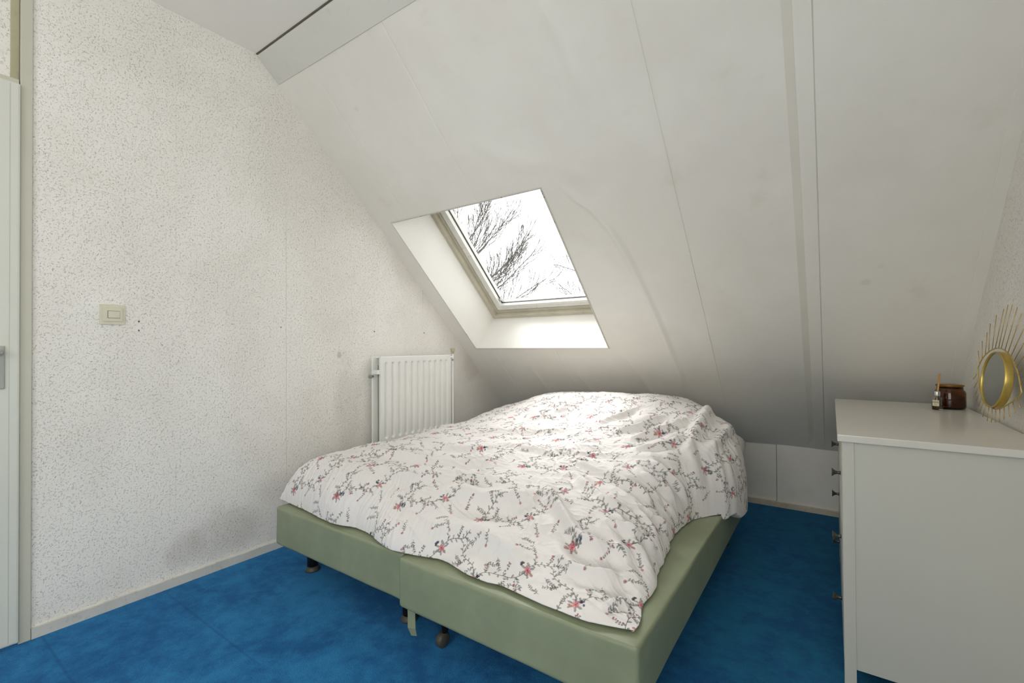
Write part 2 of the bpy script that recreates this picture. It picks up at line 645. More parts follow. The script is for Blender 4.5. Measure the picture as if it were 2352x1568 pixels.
def gable(bm, x0, x1, y0):
    """end wall whose top follows the slope of the roof"""
    a, b = SP(0, -0.06, 0.06), SP(0, SL + 0.10, 0.06)
    poly = [(y0, 0), (D + 0.15, 0), (D + 0.15, min(b.z, KH)), (b.y, b.z), (a.y, a.z), (y0, a.z)]
    va = [bm.verts.new((x0, y, z)) for y, z in poly]
    vb = [bm.verts.new((x1, y, z)) for y, z in poly]
    n = len(poly)
    for i in range(n):
        bm.faces.new((va[i], va[(i + 1) % n], vb[(i + 1) % n], vb[i]))
    bm.faces.new(va)
    bm.faces.new(vb)


# left wall: continuous slab with a shallow recess over the door
DY0, DY1, DZ = -0.55, 0.340, 2.125
bm = bmesh.new()
gable(bm, -0.14, 0.0, 0.3605)
add_box(bm, -0.14, YF - T, 0.0, 0.0, DY0, H + 0.05)
add_box(bm, -0.14, DY0, DZ, -0.020, 0.3605, H + 0.05)
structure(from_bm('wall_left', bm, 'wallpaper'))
bm = bmesh.new()
gable(bm, W, W + 0.12, RWY1)
add_box(bm, W, YF - T, 0.0, W + 0.12, RWY0, H + 0.05)
add_box(bm, W, RWY0, 0.0, W + 0.12, RWY1, RWZ0)
add_box(bm, W, RWY0, RWZ1, W + 0.12, RWY1, H + 0.05)
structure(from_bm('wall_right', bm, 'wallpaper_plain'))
# wall behind the camera, with the opening of the added window
bm = bmesh.new()
add_box(bm, 0, YF - T, 0, BWX0, YF, H + .05)
add_box(bm, BWX1, YF - T, 0, W, YF, H + .05)
add_box(bm, BWX0, YF - T, 0, BWX1, YF, BWZ0)
add_box(bm, BWX0, YF - T, BWZ1, BWX1, YF, H + .05)
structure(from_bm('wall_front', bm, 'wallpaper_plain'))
structure(box('ceiling', (-0.1, YF - T, H, W + .1, YC + 0.02, H + 0.10), 'ceiling'))

# low back wall under the slope: two boards
bm = bmesh.new()
add_box(bm, 0, D + 0.014, 0, 2.210, D + 0.05, KH + 0.02)
add_box(bm, 2.214, D + 0.008, 0, W, D + 0.05, KH + 0.02)
add_box(bm, -0.05, D + 0.04, 0, W + .05, D + 0.20, KH + 0.10)
structure(from_bm('wall_back', bm, 'slope', bevel=0.0015))

# sloping wall: gridded paper skin with its loose ridges, then the slab behind it
def slope_skin():
    xs = np.unique(np.round(np.concatenate([np.arange(-0.02, W + 0.02, 0.012), [OX0, OX1],
                   np.concatenate([[g - .003, g - .0012, g, g + .0012, g + .003] for g in (0.296, 0.868)])]), 5))
    vs = np.unique(np.round(np.concatenate([np.arange(-0.02, SL + 0.006, 0.014), [OV0, OV1, SL + 0.012]]), 5))
    X, V = np.meshgrid(xs, vs)
    off = 0.0015 * fbm(X * 1.3, V * 1.0, 3, 5) * 3
    for g, a in ((0.296, 0.0025), (0.868, 0.002)):
        d = np.abs(X - g)
        off = off + np.clip(1 - d / 0.0022, 0, 1) * a
    # loose ridges in the paper: (polyline in x,v), height, half width
    for pts, h, wd in RIDGES:
        d, fr = seg_dist(X, V, chaikin(pts, 2))
        prof = np.exp(-(d / wd) ** 2) * smooth01(fr * 6) * smooth01((1 - fr) * 6)
        off = off - 1.9 * h * prof
    # slack lower edge
    off = off - 0.010 * smooth01((V - (SL - 0.25)) / 0.25) * (0.5 + 0.5 * np.sin(X * 5.0))
    e = np.minimum.reduce([np.abs(X - OX0) + (V < OV0) * (OV0 - V) + (V > OV1) * (V - OV1)])
    P = np.array(O0)[None, None] + X[..., None] * np.array([1, 0, 0]) + V[..., None] * np.array(VD) + off[..., None] * np.array(WN)
    cx = (xs[1:] + xs[:-1]) / 2
    cv = (vs[1:] + vs[:-1]) / 2
    CX, CV = np.meshgrid(cx, cv)
    skip = (CX > OX0) & (CX < OX1) & (CV > OV0) & (CV < OV1)
    return grid_mesh('wall_slope', P, 'slope', skip=skip)


RIDGES = [
    ([(1.36, 0.95), (1.42, 1.15), (1.55, 1.30), (1.62, 1.55), (1.66, 1.9), (1.70, 2.4), (1.72, 2.9)], 0.007, 0.020),
    ([(1.62, 0.35), (1.66, 0.62), (1.66, 0.80)], 0.005, 0.025),
    ([(1.02, 0.75), (1.20, 0.95), (1.42, 0.98), (1.56, 1.15)], 0.004, 0.05),
    ([(0.55, 2.45), (0.62, 2.9), (0.66, 3.2)], 0.004, 0.018),
    ([(0.95, 2.5), (1.02, 2.9), (1.06, 3.2)], 0.005, 0.022),
    ([(1.38, 2.3), (1.46, 2.7), (1.55, 3.15)], 0.006, 0.03),
    ([(1.30, 0.3), (1.34, 1.0)], 0.002, 0.02),
]
skin = structure(slope_skin())


def slab(bm, x0, x1, v0, v1, w0, w1):
    add_box(bm, x0, v0, w0, x1, v1, w1, f=lambda a, b, c: SP(a, b, c))


bm = bmesh.new()
LW = 0.014
slab(bm, -0.1, OX0 - .013, -0.15, SL + 0.28, LW, REV + .02)
slab(bm, OX1 + .013, W + 0.1, -0.15, SL + 0.28, LW, REV + .02)
slab(bm, OX0 - .013, OX1 + .013, -0.15, OV0 - .013, LW, REV + .02)
slab(bm, OX0 - .013, OX1 + .013, OV1 + .013, SL + 0.28, LW, REV + .02)
roofo = structure(from_bm('trim_1', bm, 'roof'))
# closing strip so no daylight leaks over the ceiling
structure(box('trim_2', (-0.1, YC - 0.3, H + 0.09, W + .1, YC + 0.5, H + 0.40), 'roof'))

# battens over the panel joints (raised flat strips)
def strip(name, x0, x1, v0, v1, h, mat='slope', bev=0.0015):
    return structure(box(name, (x0, v0, -h, x1, v1, 0.012), mat, bevel=bev, f=lambda a, b, c: SP(a, b, c)))


strip('trim_3', 1.878, 1.946, 0.10, SL - 0.004, 0.0035)
strip('trim_4', 2.432, 2.486, 0.10, SL + 0.010, 0.006)
strip('trim_9', 2.402, 2.4318, 0.10, SL + 0.004, 0.0022, 'slope_band', 0.0005)  # darker flush strip: shade of the recessed joint put into its colour
# right hand panel, which hangs a little lower than its neighbours
structure(box('trim_5', (2.489, 0.10, -0.004, W, SL + 0.045, 0.012), 'slope', bevel=0.002, f=lambda a, b, c: SP(a, b, c)))
# narrow cover strip where the slope meets the right wall
structure(box('trim_6', (W - 0.040, 0.1, -0.009, W + 0.001, SL + 0.01, -0.003), 'slope', bevel=0.002, f=lambda a, b, c: SP(a, b, c)))

# boxed beam along the top of the slope: a vertical lip and the board below
bm = bmesh.new()
prof = [(YC - 0.006, H - 0.004), (YC - 0.004, H - 0.014), (YC + 0.045, H - 0.055), (YC + 0.055, H - 0.064),
        (YC + 0.110, H - 0.112), (YC + 0.125, H - 0.104), (YC + 0.14, H - 0.06), (YC + 0.06, H + 0.03)]
a = [bm.verts.new((0.001, y, z)) for y, z in prof]
b = [bm.verts.new((W - 0.001, y, z)) for y, z in prof]
for i in range(len(prof)):
    j = (i + 1) % len(prof)
    bm.faces.new((a[i], a[j], b[j], b[i]))
bm.faces.new(a)
bm.faces.new(b)
structure(from_bm('trim_7', bm, 'beam', bevel=0.0025))
structure(box('trim_8', (0.0, YC - 0.014, H - 0.003, W, YC - 0.006, H + 0.01), 'gap_strip'))  # brown-grey strip along the gap between ceiling and beam

# ---------------------------------------------------------------- skirting boards
bm = bmesh.new()
nseg = 60
for k in range(nseg):
    y0 = 0.395 + (D - 0.395) * k / nseg
    y1 = 0.395 + (D - 0.395) * (k + 1) / nseg
    h0 = 0.040 + 0.0012 * math.sin(k * 1.7)
    add_box(bm, 0.0, y0, 0.0, 0.013, y1, h0)
bmesh.ops.remove_doubles(bm, verts=bm.verts, dist=0.0001)
structure(from_bm('baseboard_left', bm, 'baseboard'))
structure(box('baseboard_back', (0.012, D - 0.008, 0, W - 0.001, D + 0.015, 0.034), 'baseboard_back', bevel=0.002))
structure(box('baseboard_right', (W - 0.014, YF, 0, W + 0.001, D - 0.02, 0.045), 'baseboard', bevel=0.002))

# ---------------------------------------------------------------- door and its frame
door = structure(empty('door_1', (0, -0.10, 0)))


def dpart(name, b, mat, bevel=0.0, seg=2, parent=None, smooth=False):
    o = box(name, (b[0], b[1] + 0.10, b[2], b[3], b[4] + 0.10, b[5]), mat, door, bevel=bevel, seg=seg, smooth=smooth)
    return o


dpart('frame_post', (-0.06, 0.3605, 0.0, 0.012, 0.3935, H - 0.002), 'door_frame', 0.002)
dpart('frame_post', (-0.06, DY0 - 0.04, 0.0, 0.012, DY0, H - 0.002), 'door_frame', 0.002)
dpart('frame_strip', (-0.022, 0.338, 2.128, -0.006, 0.3604, H - 0.002), 'yellowed', 0.001)
dpart('frame_rail', (-0.06, DY0, 2.105, 0.010, 0.358, 2.128), 'door_frame', 0.002)
dpart('leaf', (-0.020, DY0 + 0.012, 0.012, 0.028, 0.3600, 2.108), 'door', 0.012, 4, smooth=False)
# shadow groove near the leaf edge
dpart('edge_bead', (0.0275, 0.331, 0.022, 0.0290, 0.3328, 2.098), 'door_frame', 0.0008)
hp = dpart('handle_plate', (0.028, 0.282, 0.962, 0.035, 0.3205, 1.120), 'metal_plate', 0.003, 3)
lathe('door_handle', [(0.0, 0.0), (0.010, 0.0), (0.010, 0.030), (0.0085, 0.036), (0.0, 0.038)], 'metal_plate', hp, 16, (0.034, 0.302 + 0.10, 1.094), 'X')
tube('lever', [(0.066, 0.402, 1.094), (0.070, 0.392, 1.094), (0.070, 0.30, 1.094)], 0.008, 'metal_plate', hp, 12)
bpy.data.objects['lever'].parent = hp

# ================================================================ SKYLIGHT  window_1
win = structure(empty('window_1', SP((OX0 + OX1) / 2, OV1, 0)))
WOFF = Vector(win.location)


def wf(a, b, c):
    return SP(a, b, c) - WOFF


def wbox(name, b, mat, parent=win, bevel=0.0):
    # b = x0, v0, w0, x1, v1, w1
    return box(name, b, mat, parent, bevel=bevel, f=wf)


LT = 0.012
wbox('reveal', (OX0 - LT, OV0 - LT, -0.003, OX0, OV1 + LT, REV + .03), 'reveal')
wbox('reveal', (OX1, OV0 - LT, -0.003, OX1 + LT, OV1 + LT, REV + .03), 'reveal')
wbox('reveal', (OX0, OV0 - LT, -0.003, OX1, OV0, REV + .03), 'reveal')
wbox('reveal', (OX0, OV1, -0.003, OX1, OV1 + LT, REV + .03), 'reveal')
# mouldy sealant line round the opening
bm = bmesh.new()
for (x0, x1, v0, v1) in ((OX0 - .005, OX1 + .010, OV0 - .008, OV0 - .001), (OX0 - .003, OX1 + .010, OV1 + .001, OV1 + .004),
                         (OX0 - .004, OX0 - .001, OV0, OV1), (OX1 + .001, OX1 + .010, OV0, OV1)):
    add_box(bm, x0, v0, -0.0050, x1, v1, 0.001, f=wf)
from_bm('sealant', bm, 'grime', win)


def ring(name, x0, x1, v0, v1, wd, w0, w1, mat, parent=win, bevel=0.0015):
    bm = bmesh.new()
    add_box(bm, x0, v0, w0, x0 + wd, v1, w1, f=wf)
    add_box(bm, x1 - wd, v0, w0, x1, v1, w1, f=wf)
    add_box(bm, x0 + wd, v0, w0, x1 - wd, v0 + wd, w1, f=wf)
    add_box(bm, x0 + wd, v1 - wd, w0, x1 - wd, v1, w1, f=wf)
    return from_bm(name, bm, mat, parent, bevel=bevel)


fr = ring('frame', OX0, OX1, OV0, OV1, 0.030, REV - .014, REV + .10, 'win_frame')
ring('frame_step', OX0 + .030, OX1 - .030, OV0 + .030, OV1 - .030, 0.026, REV + .020, REV + .10, 'win_frame', fr)
sa = ring('sash', OX0 + .060, OX1 - .060, OV0 + .060, OV1 - .060, 0.050, REV + .022, REV + .10, 'win_sash')
ring('sash_bead', OX0 + .074, OX1 - .074, OV0 + .074, OV1 - .074, 0.010, REV + .017, REV + .04, 'win_sash', sa, 0.001)
ring('gasket', OX0 + .110, OX1 - .110, OV0 + .110, OV1 - .110, 0.0035, REV + .054, REV + .066, 'rubber', sa, 0.0005)
wbox('latch', (OX0 + .112, OV1 - .165, REV + .040, OX0 + .124, OV1 - .140, REV + .056), 'metal_plate', sa, 0.002)
wbox('pane', (OX0 + .108, OV0 + .108, REV + .066, OX1 - .108, OV1 - .108, REV + .072), 'pane', sa)
# strip of condensation low on the glass, slightly ragged
bm = bmesh.new()
N = 60
lo, hi = [], []
for k in range(N + 1):
    x = OX0 + .118 + (OX1 - OX0 - .236) * k / N
    lo.append((x, OV1 - .117))
    hi.append((x, OV1 - .117 - 0.050 - 0.014 * math.sin(k * 0.35) - 0.006 * math.sin(k * 1.9)))
vt = [[bm.verts.new(wf(x, v, w)) for (x, v) in ln] for w in (REV + .0645, REV + .0655) for ln in (lo, hi)]
for k in range(N):
    bm.faces.new((vt[0][k], vt[0][k + 1], vt[1][k + 1], vt[1][k]))
    bm.faces.new((vt[2][k], vt[2][k + 1], vt[3][k + 1], vt[3][k]))
from_bm('condensation', bm, 'wet', sa)
# outer kerb round the frame (closes the roof opening)
ring('kerb', OX0 - .03, OX1 + .03, OV0 - .03, OV1 + .03, 0.032, REV + .018, REV + .13, 'roof', win, 0)

# ---------------------------------------------------------------- added unseen window behind the camera, for fill light
w2 = structure(empty('added_window_2', ((BWX0 + BWX1) / 2, YF, BWZ0)))


def w2box(name, b, mat, bevel=0.002, parent=w2):
    cx = (BWX0 + BWX1) / 2
    return box(name, (b[0] - cx, b[1] - YF, b[2] - BWZ0, b[3] - cx, b[4] - YF, b[5] - BWZ0), mat, parent, bevel=bevel)


for (x0, z0, x1, z1) in ((BWX0, BWZ0, BWX0 + .06, BWZ1), (BWX1 - .06, BWZ0, BWX1, BWZ1), (BWX0 + .06, BWZ0, BWX1 - .06, BWZ0 + .06),
                         (BWX0 + .06, BWZ1 - .06, BWX1 - .06, BWZ1), ((BWX0 + BWX1) / 2 - .03, BWZ0 + .06, (BWX0 + BWX1) / 2 + .03, BWZ1 - .06)):
    w2box('frame', (x0, YF - .09, z0, x1, YF - .03, z1), 'door_frame')
w2box('pane', (BWX0 + .05, YF - .063, BWZ0 + .05, BWX1 - .05, YF - .058, BWZ1 - .05), 'pane', 0)
w2box('sill', (BWX0 - .04, YF - .03, BWZ0 - .03, BWX1 + .04, YF + .12, BWZ0 - .001), 'door_frame', 0.003)

w3 = structure(empty('added_window_3', (W, (RWY0 + RWY1) / 2, RWZ0)))  # unseen window added in the right wall to carry fill light
for (y0, z0, y1, z1) in ((RWY0, RWZ0, RWY0 + .06, RWZ1), (RWY1 - .06, RWZ0, RWY1, RWZ1), (RWY0 + .06, RWZ0, RWY1 - .06, RWZ0 + .06),
                         (RWY0 + .06, RWZ1 - .06, RWY1 - .06, RWZ1), ((RWY0 + RWY1) / 2 - .03, RWZ0 + .06, (RWY0 + RWY1) / 2 + .03, RWZ1 - .06)):
    cy_ = (RWY0 + RWY1) / 2
    box('frame', (.03, y0 - cy_, z0 - RWZ0, .09, y1 - cy_, z1 - RWZ0), 'door_frame', w3, bevel=0.002)
box('pane', (.058, RWY0 + .05 - cy_, .05, .063, RWY1 - .05 - cy_, RWZ1 - RWZ0 - .05), 'pane', w3)

# ================================================================ RADIATOR
RX, RY0, RY1, RZ0, RZ1 = 0.100, 1.990, 2.654, 0.46, 1.043
rad = tag(empty('radiator', (0.03, 2.0, 0)), 'white double-panel radiator with vertical ribs on the speckled left wall behind the bed', 'radiator')


def radp(p):
    return Vector(p) - Vector((0.03, 2.0, 0))


def rad_panel(x, flip, y0, y1, name):
    """pressed steel panel: flutes pushed in between ribs"""
    ys = np.arange(y0, y1 + 0.0005, 0.0025)
    zs = np.concatenate([np.linspace(RZ0, RZ0 + 0.07, 14), np.linspace(RZ0 + 0.08, RZ1 - 0.08, 20), np.linspace(RZ1 - 0.07, RZ1, 28)])
    Y, Z = np.meshgrid(ys, zs)
    off = np.zeros(Y.shape)
    cs = [RY0 + 0.037 + 0.0579 * i for i in range(11)]
    for c in cs:
        z0, z1 = RZ0 + 0.055, RZ1 - 0.052
        zz_ = np.clip(Z, z0, z1)
        d = np.hypot(Y - c, (Z - zz_))
        off = np.maximum(off, 1 - smooth01((d - 0.007) / 0.009))
    X = x - flip * 0.015 * off
    edge = np.minimum.reduce([Y - y0, y1 - Y, Z - RZ0, RZ1 - Z])
    X = X - flip * 0.004 * (1 - smooth01(edge / 0.004))
    P = np.stack([X - 0.03, Y - 2.0, Z], -1)
    o = grid_mesh(name, P, 'radiator', rad)
    return o


rad_panel(RX, 1, RY0, RY1, 'front_panel')
box('panel_body', (RX - .030 - .03, RY0 - 2.0, RZ0, RX - .0165 - .03, RY1 - 2.0, RZ1 - 0.001), 'radiator', rad, bevel=0.003)
# rolled side edge of the front and the back panel
for nm, x0, x1, y0, y1 in (('edge_strip', RX - .013, RX - .001, RY0 - .008, RY0 + .0005), ('edge_strip', RX - .013, RX - .001, RY1 - .0005, RY1 + .005)):
    box(nm, (x0 - .03, y0 - 2.0, RZ0, x1 - .03, y1 - 2.0, RZ1), 'radiator', rad, bevel=0.0035, seg=3)
box('back_panel', (0.030 - .03, RY0 - .030 - 2.0, RZ0, 0.044 - .03, RY1 - .01 - 2.0, RZ1 - 0.001), 'radiator', rad, bevel=0.004, seg=3)
box('convector', (0.046 - .03, RY0 + .01 - 2.0, RZ0 + .02, RX - .016 - .03, RY1 - .02 - 2.0, RZ1 - 0.06), 'radiator_dark', rad)
box('top_cover', (0.040 - .03, RY0 - .004 - 2.0, RZ1 - .010, RX - .010 - .03, RY1 - 2.0, RZ1 - 0.004), 'radiator', rad, bevel=0.002)
box('cross_pipe', (0.034 - .03, RY0 - .032 - 2.0, RZ1 - .117, RX - .006 - .03, RY0 + .004 - 2.0, RZ1 - .088), 'radiator', rad, bevel=0.007, seg=3)
bv = lathe('bleed_valve', [(0.0, 0), (0.011, 0), (0.011, 0.016), (0.007, 0.018), (0.007, 0.030), (0.0, 0.030)], 'radiator_dark', rad, 12,
           (0.050 - .03, RY0 - .060 - 2.0, RZ1 - .130), 'Y')
lathe('bleed_screw', [(0, 0), (0.005, 0), (0.005, 0.012), (0, 0.012)], 'metal_plate', bv, 8, (0.050 - .03, RY0 - .070 - 2.0, RZ1 - .130), 'Y')
# bracket holding it to the wall
box('wall_bracket', (-0.0295, 0.10, RZ1 - .16, 0.002, 0.13, RZ1 - .05), 'radiator', rad, bevel=0.002)
box('wall_bracket', (-0.0295, 0.52, RZ1 - .16, 0.002, 0.55, RZ1 - .05), 'radiator', rad, bevel=0.002)
# valve, thermostat knob and feed pipe at the right end
vx, vy = 0.100 - .03, 2.678 - 2.0
lathe('thermostat_knob', [(0.0, 0.0), (0.009, 0.0), (0.011, 0.010), (0.0165, 0.016), (0.0175, 0.040), (0.015, 0.044), (0.0, 0.044)], 'knob_beige', rad, 14, (vx, vy, 1.050), 'Z', smooth=False)
lathe('valve_body', [(0.0, 0.0), (0.007, 0.0), (0.010, 0.004), (0.010, 0.026), (0.007, 0.030), (0.007, 0.044), (0.0, 0.044)], 'radiator', rad, 16, (vx, vy, 1.008), 'Z')
tube('valve_elbow', [(vx, vy, 1.024), (vx, vy - .012, 1.024), (vx - .004, vy - .030, 1.022)], 0.0065, 'radiator', rad)
lathe('compression_nut', [(0, 0), (0.009, 0), (0.009, 0.010), (0, 0.010)], 'metal_plate', rad, 6, (vx, vy, 0.997), 'Z', smooth=False)
tube('feed_pipe', [(vx, vy, 1.0), (vx, vy, 0.06), (vx, vy, 0.0)], 0.0055, 'radiator', rad, 10)

# ================================================================ LIGHT SWITCH
sw = tag(empty('light_switch', (0, 0.635, 1.2525)), 'cream square rocker light switch on the speckled left wall beside the door', 'switch')
box('surround', (0.0, -.042, -.0425, 0.008, .042, .0425), 'switch', sw, bevel=0.002)
box('cover_plate', (0.0075, -.033, -.029, 0.0125, .033, .029), 'switch', sw, bevel=0.0012)
rk = box('rocker', (0.0122, -.016, -.0145, 0.0155, .023, .0145), 'switch', sw, bevel=0.0008)
box('rocker_gap', (0.0118, -.0175, -.0158, 0.0129, .0238, .0158), 'rubber', sw)

# ================================================================ BOX SPRINGS
ZB, ZT = 0.160, 0.343


def box_spring(x0, x1, y0, y1, label, legs, seed, dz=0.0):
    base = empty('box_spring', ((x0 + x1) / 2, y0, 0))
    tag(base, label, 'bed base', 'green box springs pushed together')
    w, l = x1 - x0, y1 - y0
    # upholstered block: rounded box as a fine grid wrapped round
    bm = bmesh.new()
    add_box(bm, -w / 2, 0, ZB + dz, w / 2, l, ZT)
    bmesh.ops.bevel(bm, geom=list(bm.edges), offset=0.014, segments=4, profile=0.5, affect='EDGES')
    bmesh.ops.subdivide_edges(bm, edges=[e for e in bm.edges if e.calc_length() > 0.1], cuts=30, use_grid_fill=True)
    rnd = seed * 11.3
    for v in bm.verts:
        n = mnoise.noise(Vector((v.co.x * 5 + rnd, v.co.y * 5, v.co.z * 8)))
        side = 0.0035 * n
        if v.co.z > ZT - 0.002:
            v.co.z += 0.003 * n - 0.004 * math.exp(-((min(v.co.x + w / 2, w / 2 - v.co.x, v.co.y)) / 0.05))
        if v.co.y < 0.002:
            v.co.y += side
        if v.co.x > w / 2 - 0.002:
            v.co.x += side * 0.6
        if v.co.x < -w / 2 + 0.002:
            v.co.x += side * 0.6
        if v.co.z < ZB + dz + 0.02 and v.co.y < 0.02:
            v.co.z += 0.002 * mnoise.noise(Vector((v.co.x * 9, rnd, 0)))
    up = from_bm('upholstery', bm, 'leatherette', base, smooth=True)
    box('underside', (-w / 2 + .02, .02, ZB + dz - .003, w / 2 - .02, l - .02, ZB + dz + .01), 'rubber', base)
    for (lx, ly) in legs:
        lg = lathe('leg', [(0.0, 0.022), (0.026, 0.022), (0.0255, ZB + dz + 0.004), (0.0, ZB + dz + .004)], 'leg_black', base, 24, (lx - (x0 + x1) / 2, ly - y0, 0))
        lathe('foot_cap', [(0.0, 0.0), (0.034, 0.0), (0.035, 0.006), (0.030, 0.014), (0.026, 0.023), (0.0, 0.024)], 'leg_foot', lg, 24, (lx - (x0 + x1) / 2, ly - y0, 0))
    return base


bsl = box_spring(0.319, 1.214, 1.170, 2.93, 'sage green box spring at the foot left, standing nearer the radiator wall',
                 [(0.395, 1.315), (1.105, 1.30), (0.40, 2.80), (1.12, 2.80)], 1)
bsr = box_spring(1.222, 2.117, 1.140, 2.90, 'sage green box spring on the right, under the duvet corner that leaves its edge bare',
                 [(2.02, 1.27), (1.32, 2.78), (2.02, 2.78)], 2)
# castor-like leg of the right base and the strap hanging from its corner
cx0, cy0 = (1.222 + 2.117) / 2, 1.140
lg = lathe('leg', [(0.0, 0.055), (0.012, 0.055), (0.014, 0.10), (0.030, 0.115), (0.030, ZB + .004), (0.0, ZB + .004)], 'leg_black', bsr, 20, (1.345 - cx0, 1.255 - cy0, 0))
lathe('castor_wheel', [(0, -.014), (0.022, -.014), (0.028, -.009), (0.028, .009), (0.022, .014), (0, .014)], 'leg_foot', lg, 20, (1.338 - cx0, 1.250 - cy0, 0.028), 'X')
bm = bmesh.new()
pts = [(1.262, 1.166, 0.163), (1.263, 1.166, 0.125), (1.270, 1.160, 0.090), (1.276, 1.166, 0.062)]
wds = [0.020, 0.019, 0.020, 0.014]
rows = []
for (x, y, z), wd in zip(pts, wds):
    rows.append([bm.verts.new((x - cx0 + s * wd, y - cy0 + q, z + 0.004 * s)) for q in (0, 0.0015) for s in (-1, 1)])
for a_, b_ in zip(rows, rows[1:]):
    bm.faces.new((a_[0], a_[1], b_[1], b_[0]))
    bm.faces.new((a_[2], a_[3], b_[3], b_[2]))
    bm.faces.new((a_[0], a_[2], b_[2], b_[0]))
    bm.faces.new((a_[1], a_[3], b_[3], b_[1]))
from_bm('strap', bm, 'leatherette', bsr)

# ================================================================ FLORAL PRINT (cloth colour, drawn with numpy into a vertex attribute)
TW, TH, PX = 0.44, 0.48, 0.0006
K = 1.15
tw, th = int(TW / PX), int(TH / PX)
tile = np.zeros((th, tw, 3))
tile[:] = [lin(227), lin(223), lin(220)]
rngp = random.Random(11)


def cl(r, g, b):
    return np.array([lin(r), lin(g), lin(b)])


def blend(ix, iy, alpha, col):
    ix = ix % tw
    iy = iy % th
    a = alpha[..., None]
    tile[iy, ix] = tile[iy, ix] * (1 - a) + col * a


def p_ell(x, y, a, b, ang, col, alpha=0.9, outline=None):
    r = max(a, b) + 0.002
    n = int(r / PX) + 1
    gx, gy = np.meshgrid(np.arange(-n, n + 1), np.arange(-n, n + 1))
    X, Y = gx * PX, gy * PX
    c, s = math.cos(ang), math.sin(ang)
    U, V = (X * c + Y * s) / a, (-X * s + Y * c) / b
    rr = np.sqrt(U * U + V * V)
    al = np.clip((1 - rr) * min(a, b) / PX + 0.5, 0, 1) * alpha
    bx, by = int(x / PX), int(y / PX)
    blend(bx + gx, by + gy, al, col)
    if outline is not None:
        al = np.clip(1.0 - np.abs(rr - 0.92) * min(a, b) / (PX * 1.0), 0, 1) * 0.85
        blend(bx + gx, by + gy, al, outline)


def p_line(pts, wd, col, alpha=0.85):
    for (x0, y0), (x1, y1) in zip(pts, pts[1:]):
        L = math.hypot(x1 - x0, y1 - y0)
        k = max(1, int(L / (PX * 1.2)))
        for i in range(k):
            t = i / k
            p_ell(x0 + (x1 - x0) * t, y0 + (y1 - y0) * t, wd, wd, 0, col, alpha * 0.6)


GREEN = cl(66, 72, 66)
OLIVE = cl(104, 102, 74)
STEM = cl(104, 96, 92)
RED = cl(164, 62, 72)
PINK = cl(216, 128, 134)
BLUE = cl(72, 84, 112)
DARK = cl(44, 46, 54)
TAN = cl(184, 152, 122)


def leaf(x, y, ang, s=1.0):
    col = GREEN if rngp.random() < .65 else OLIVE
    s *= K
    p_ell(x + math.cos(ang) * .0062 * s, y + math.sin(ang) * .0062 * s, .0066 * s, .0029 * s, ang, col, .60, DARK * 1.3)


def sprig(x, y, ang, n=6, step=.0085, s=0.75, berry=False):
    pts = [(x, y)]
    for i in range(n):
        ang += rngp.uniform(-.22, .22)
        x += math.cos(ang) * step
        y += math.sin(ang) * step
        pts.append((x, y))
        for sd in (-1, 1):
            if rngp.random() < .72:
                if berry:
                    p_ell(x + math.cos(ang + sd * 1.1) * .005, y + math.sin(ang + sd * 1.1) * .005, .0030, .0026, ang, rngp.choice([BLUE, RED, GREEN]), .8, DARK)
                else:
                    leaf(x, y, ang + sd * rngp.uniform(.7, 1.1), s * (1 - .35 * i / n))
    p_line(pts, .0009, STEM)
    if berry:
        p_ell(x, y, .004, .003, ang, RED, .8)


def blossom(x, y, r, c1=RED, c2=PINK):
    k = 6
    a0 = rngp.uniform(0, 6)
    for i in range(k):
        a = a0 + i * 2 * math.pi / k
        p_ell(x + math.cos(a) * r * .50, y + math.sin(a) * r * .50, r * .46, r * .42, a, rngp.choice([c1, c2, c2]), .62, DARK * 1.5 + c1 * .3)
    for i in range(4):
        a = a0 + .4 + i * math.pi / 2
        p_ell(x + math.cos(a) * r * .25, y + math.sin(a) * r * .25, r * .26, r * .17, a, c2, .8, c1)
    p_ell(x, y, r * .16, r * .16, 0, DARK, .8)


def bouquet(x, y, r, flip):
    for a in (0.6, 1.7, 2.9, 3.8, 4.9, 5.7):
        leaf(x + math.cos(a) * r * .8, y + math.sin(a) * r * .8, a, 1.25)
    blossom(x, y, r)
    ang = 2.6 if flip else .4
    bx, by = x + math.cos(ang) * r * 1.7, y + math.sin(ang) * r * 1.7
    for i in range(9):
        a = rngp.uniform(0, 6.28)
        p_ell(bx + math.cos(a) * r * .5, by + math.sin(a) * r * .5, r * .34, r * .20, a, rngp.choice([BLUE, BLUE, DARK, GREEN]), .75, DARK)
    blossom(x - math.cos(ang) * r * 1.3, y - math.sin(ang) * r * 1.4, r * .5, PINK, TAN)


def vine(p0, p1, sway, k=5):
    n = 26
    pts = []
    for i in range(n + 1):
        t = i / n
        dx, dy = p1[0] - p0[0], p1[1] - p0[1]
        L = math.hypot(dx, dy)
        o = sway * math.sin(t * math.pi * 2.0)
        pts.append((p0[0] + dx * t - dy / L * o, p0[1] + dy * t + dx / L * o))
    p_line(pts, .0013, STEM)
    for i in range(2, n - 1, 2):
        a = math.atan2(pts[i + 1][1] - pts[i][1], pts[i + 1][0] - pts[i][0])
        sd = 1 if (i // 2) % 2 else -1
        leaf(pts[i][0], pts[i][1], a + sd * 1.0, 1.0)
        if i in (6, 14, 20):
            sprig(pts[i][0], pts[i][1], a + sd * 1.15, 5, .0095, .8, berry=(i == 14))
    return pts


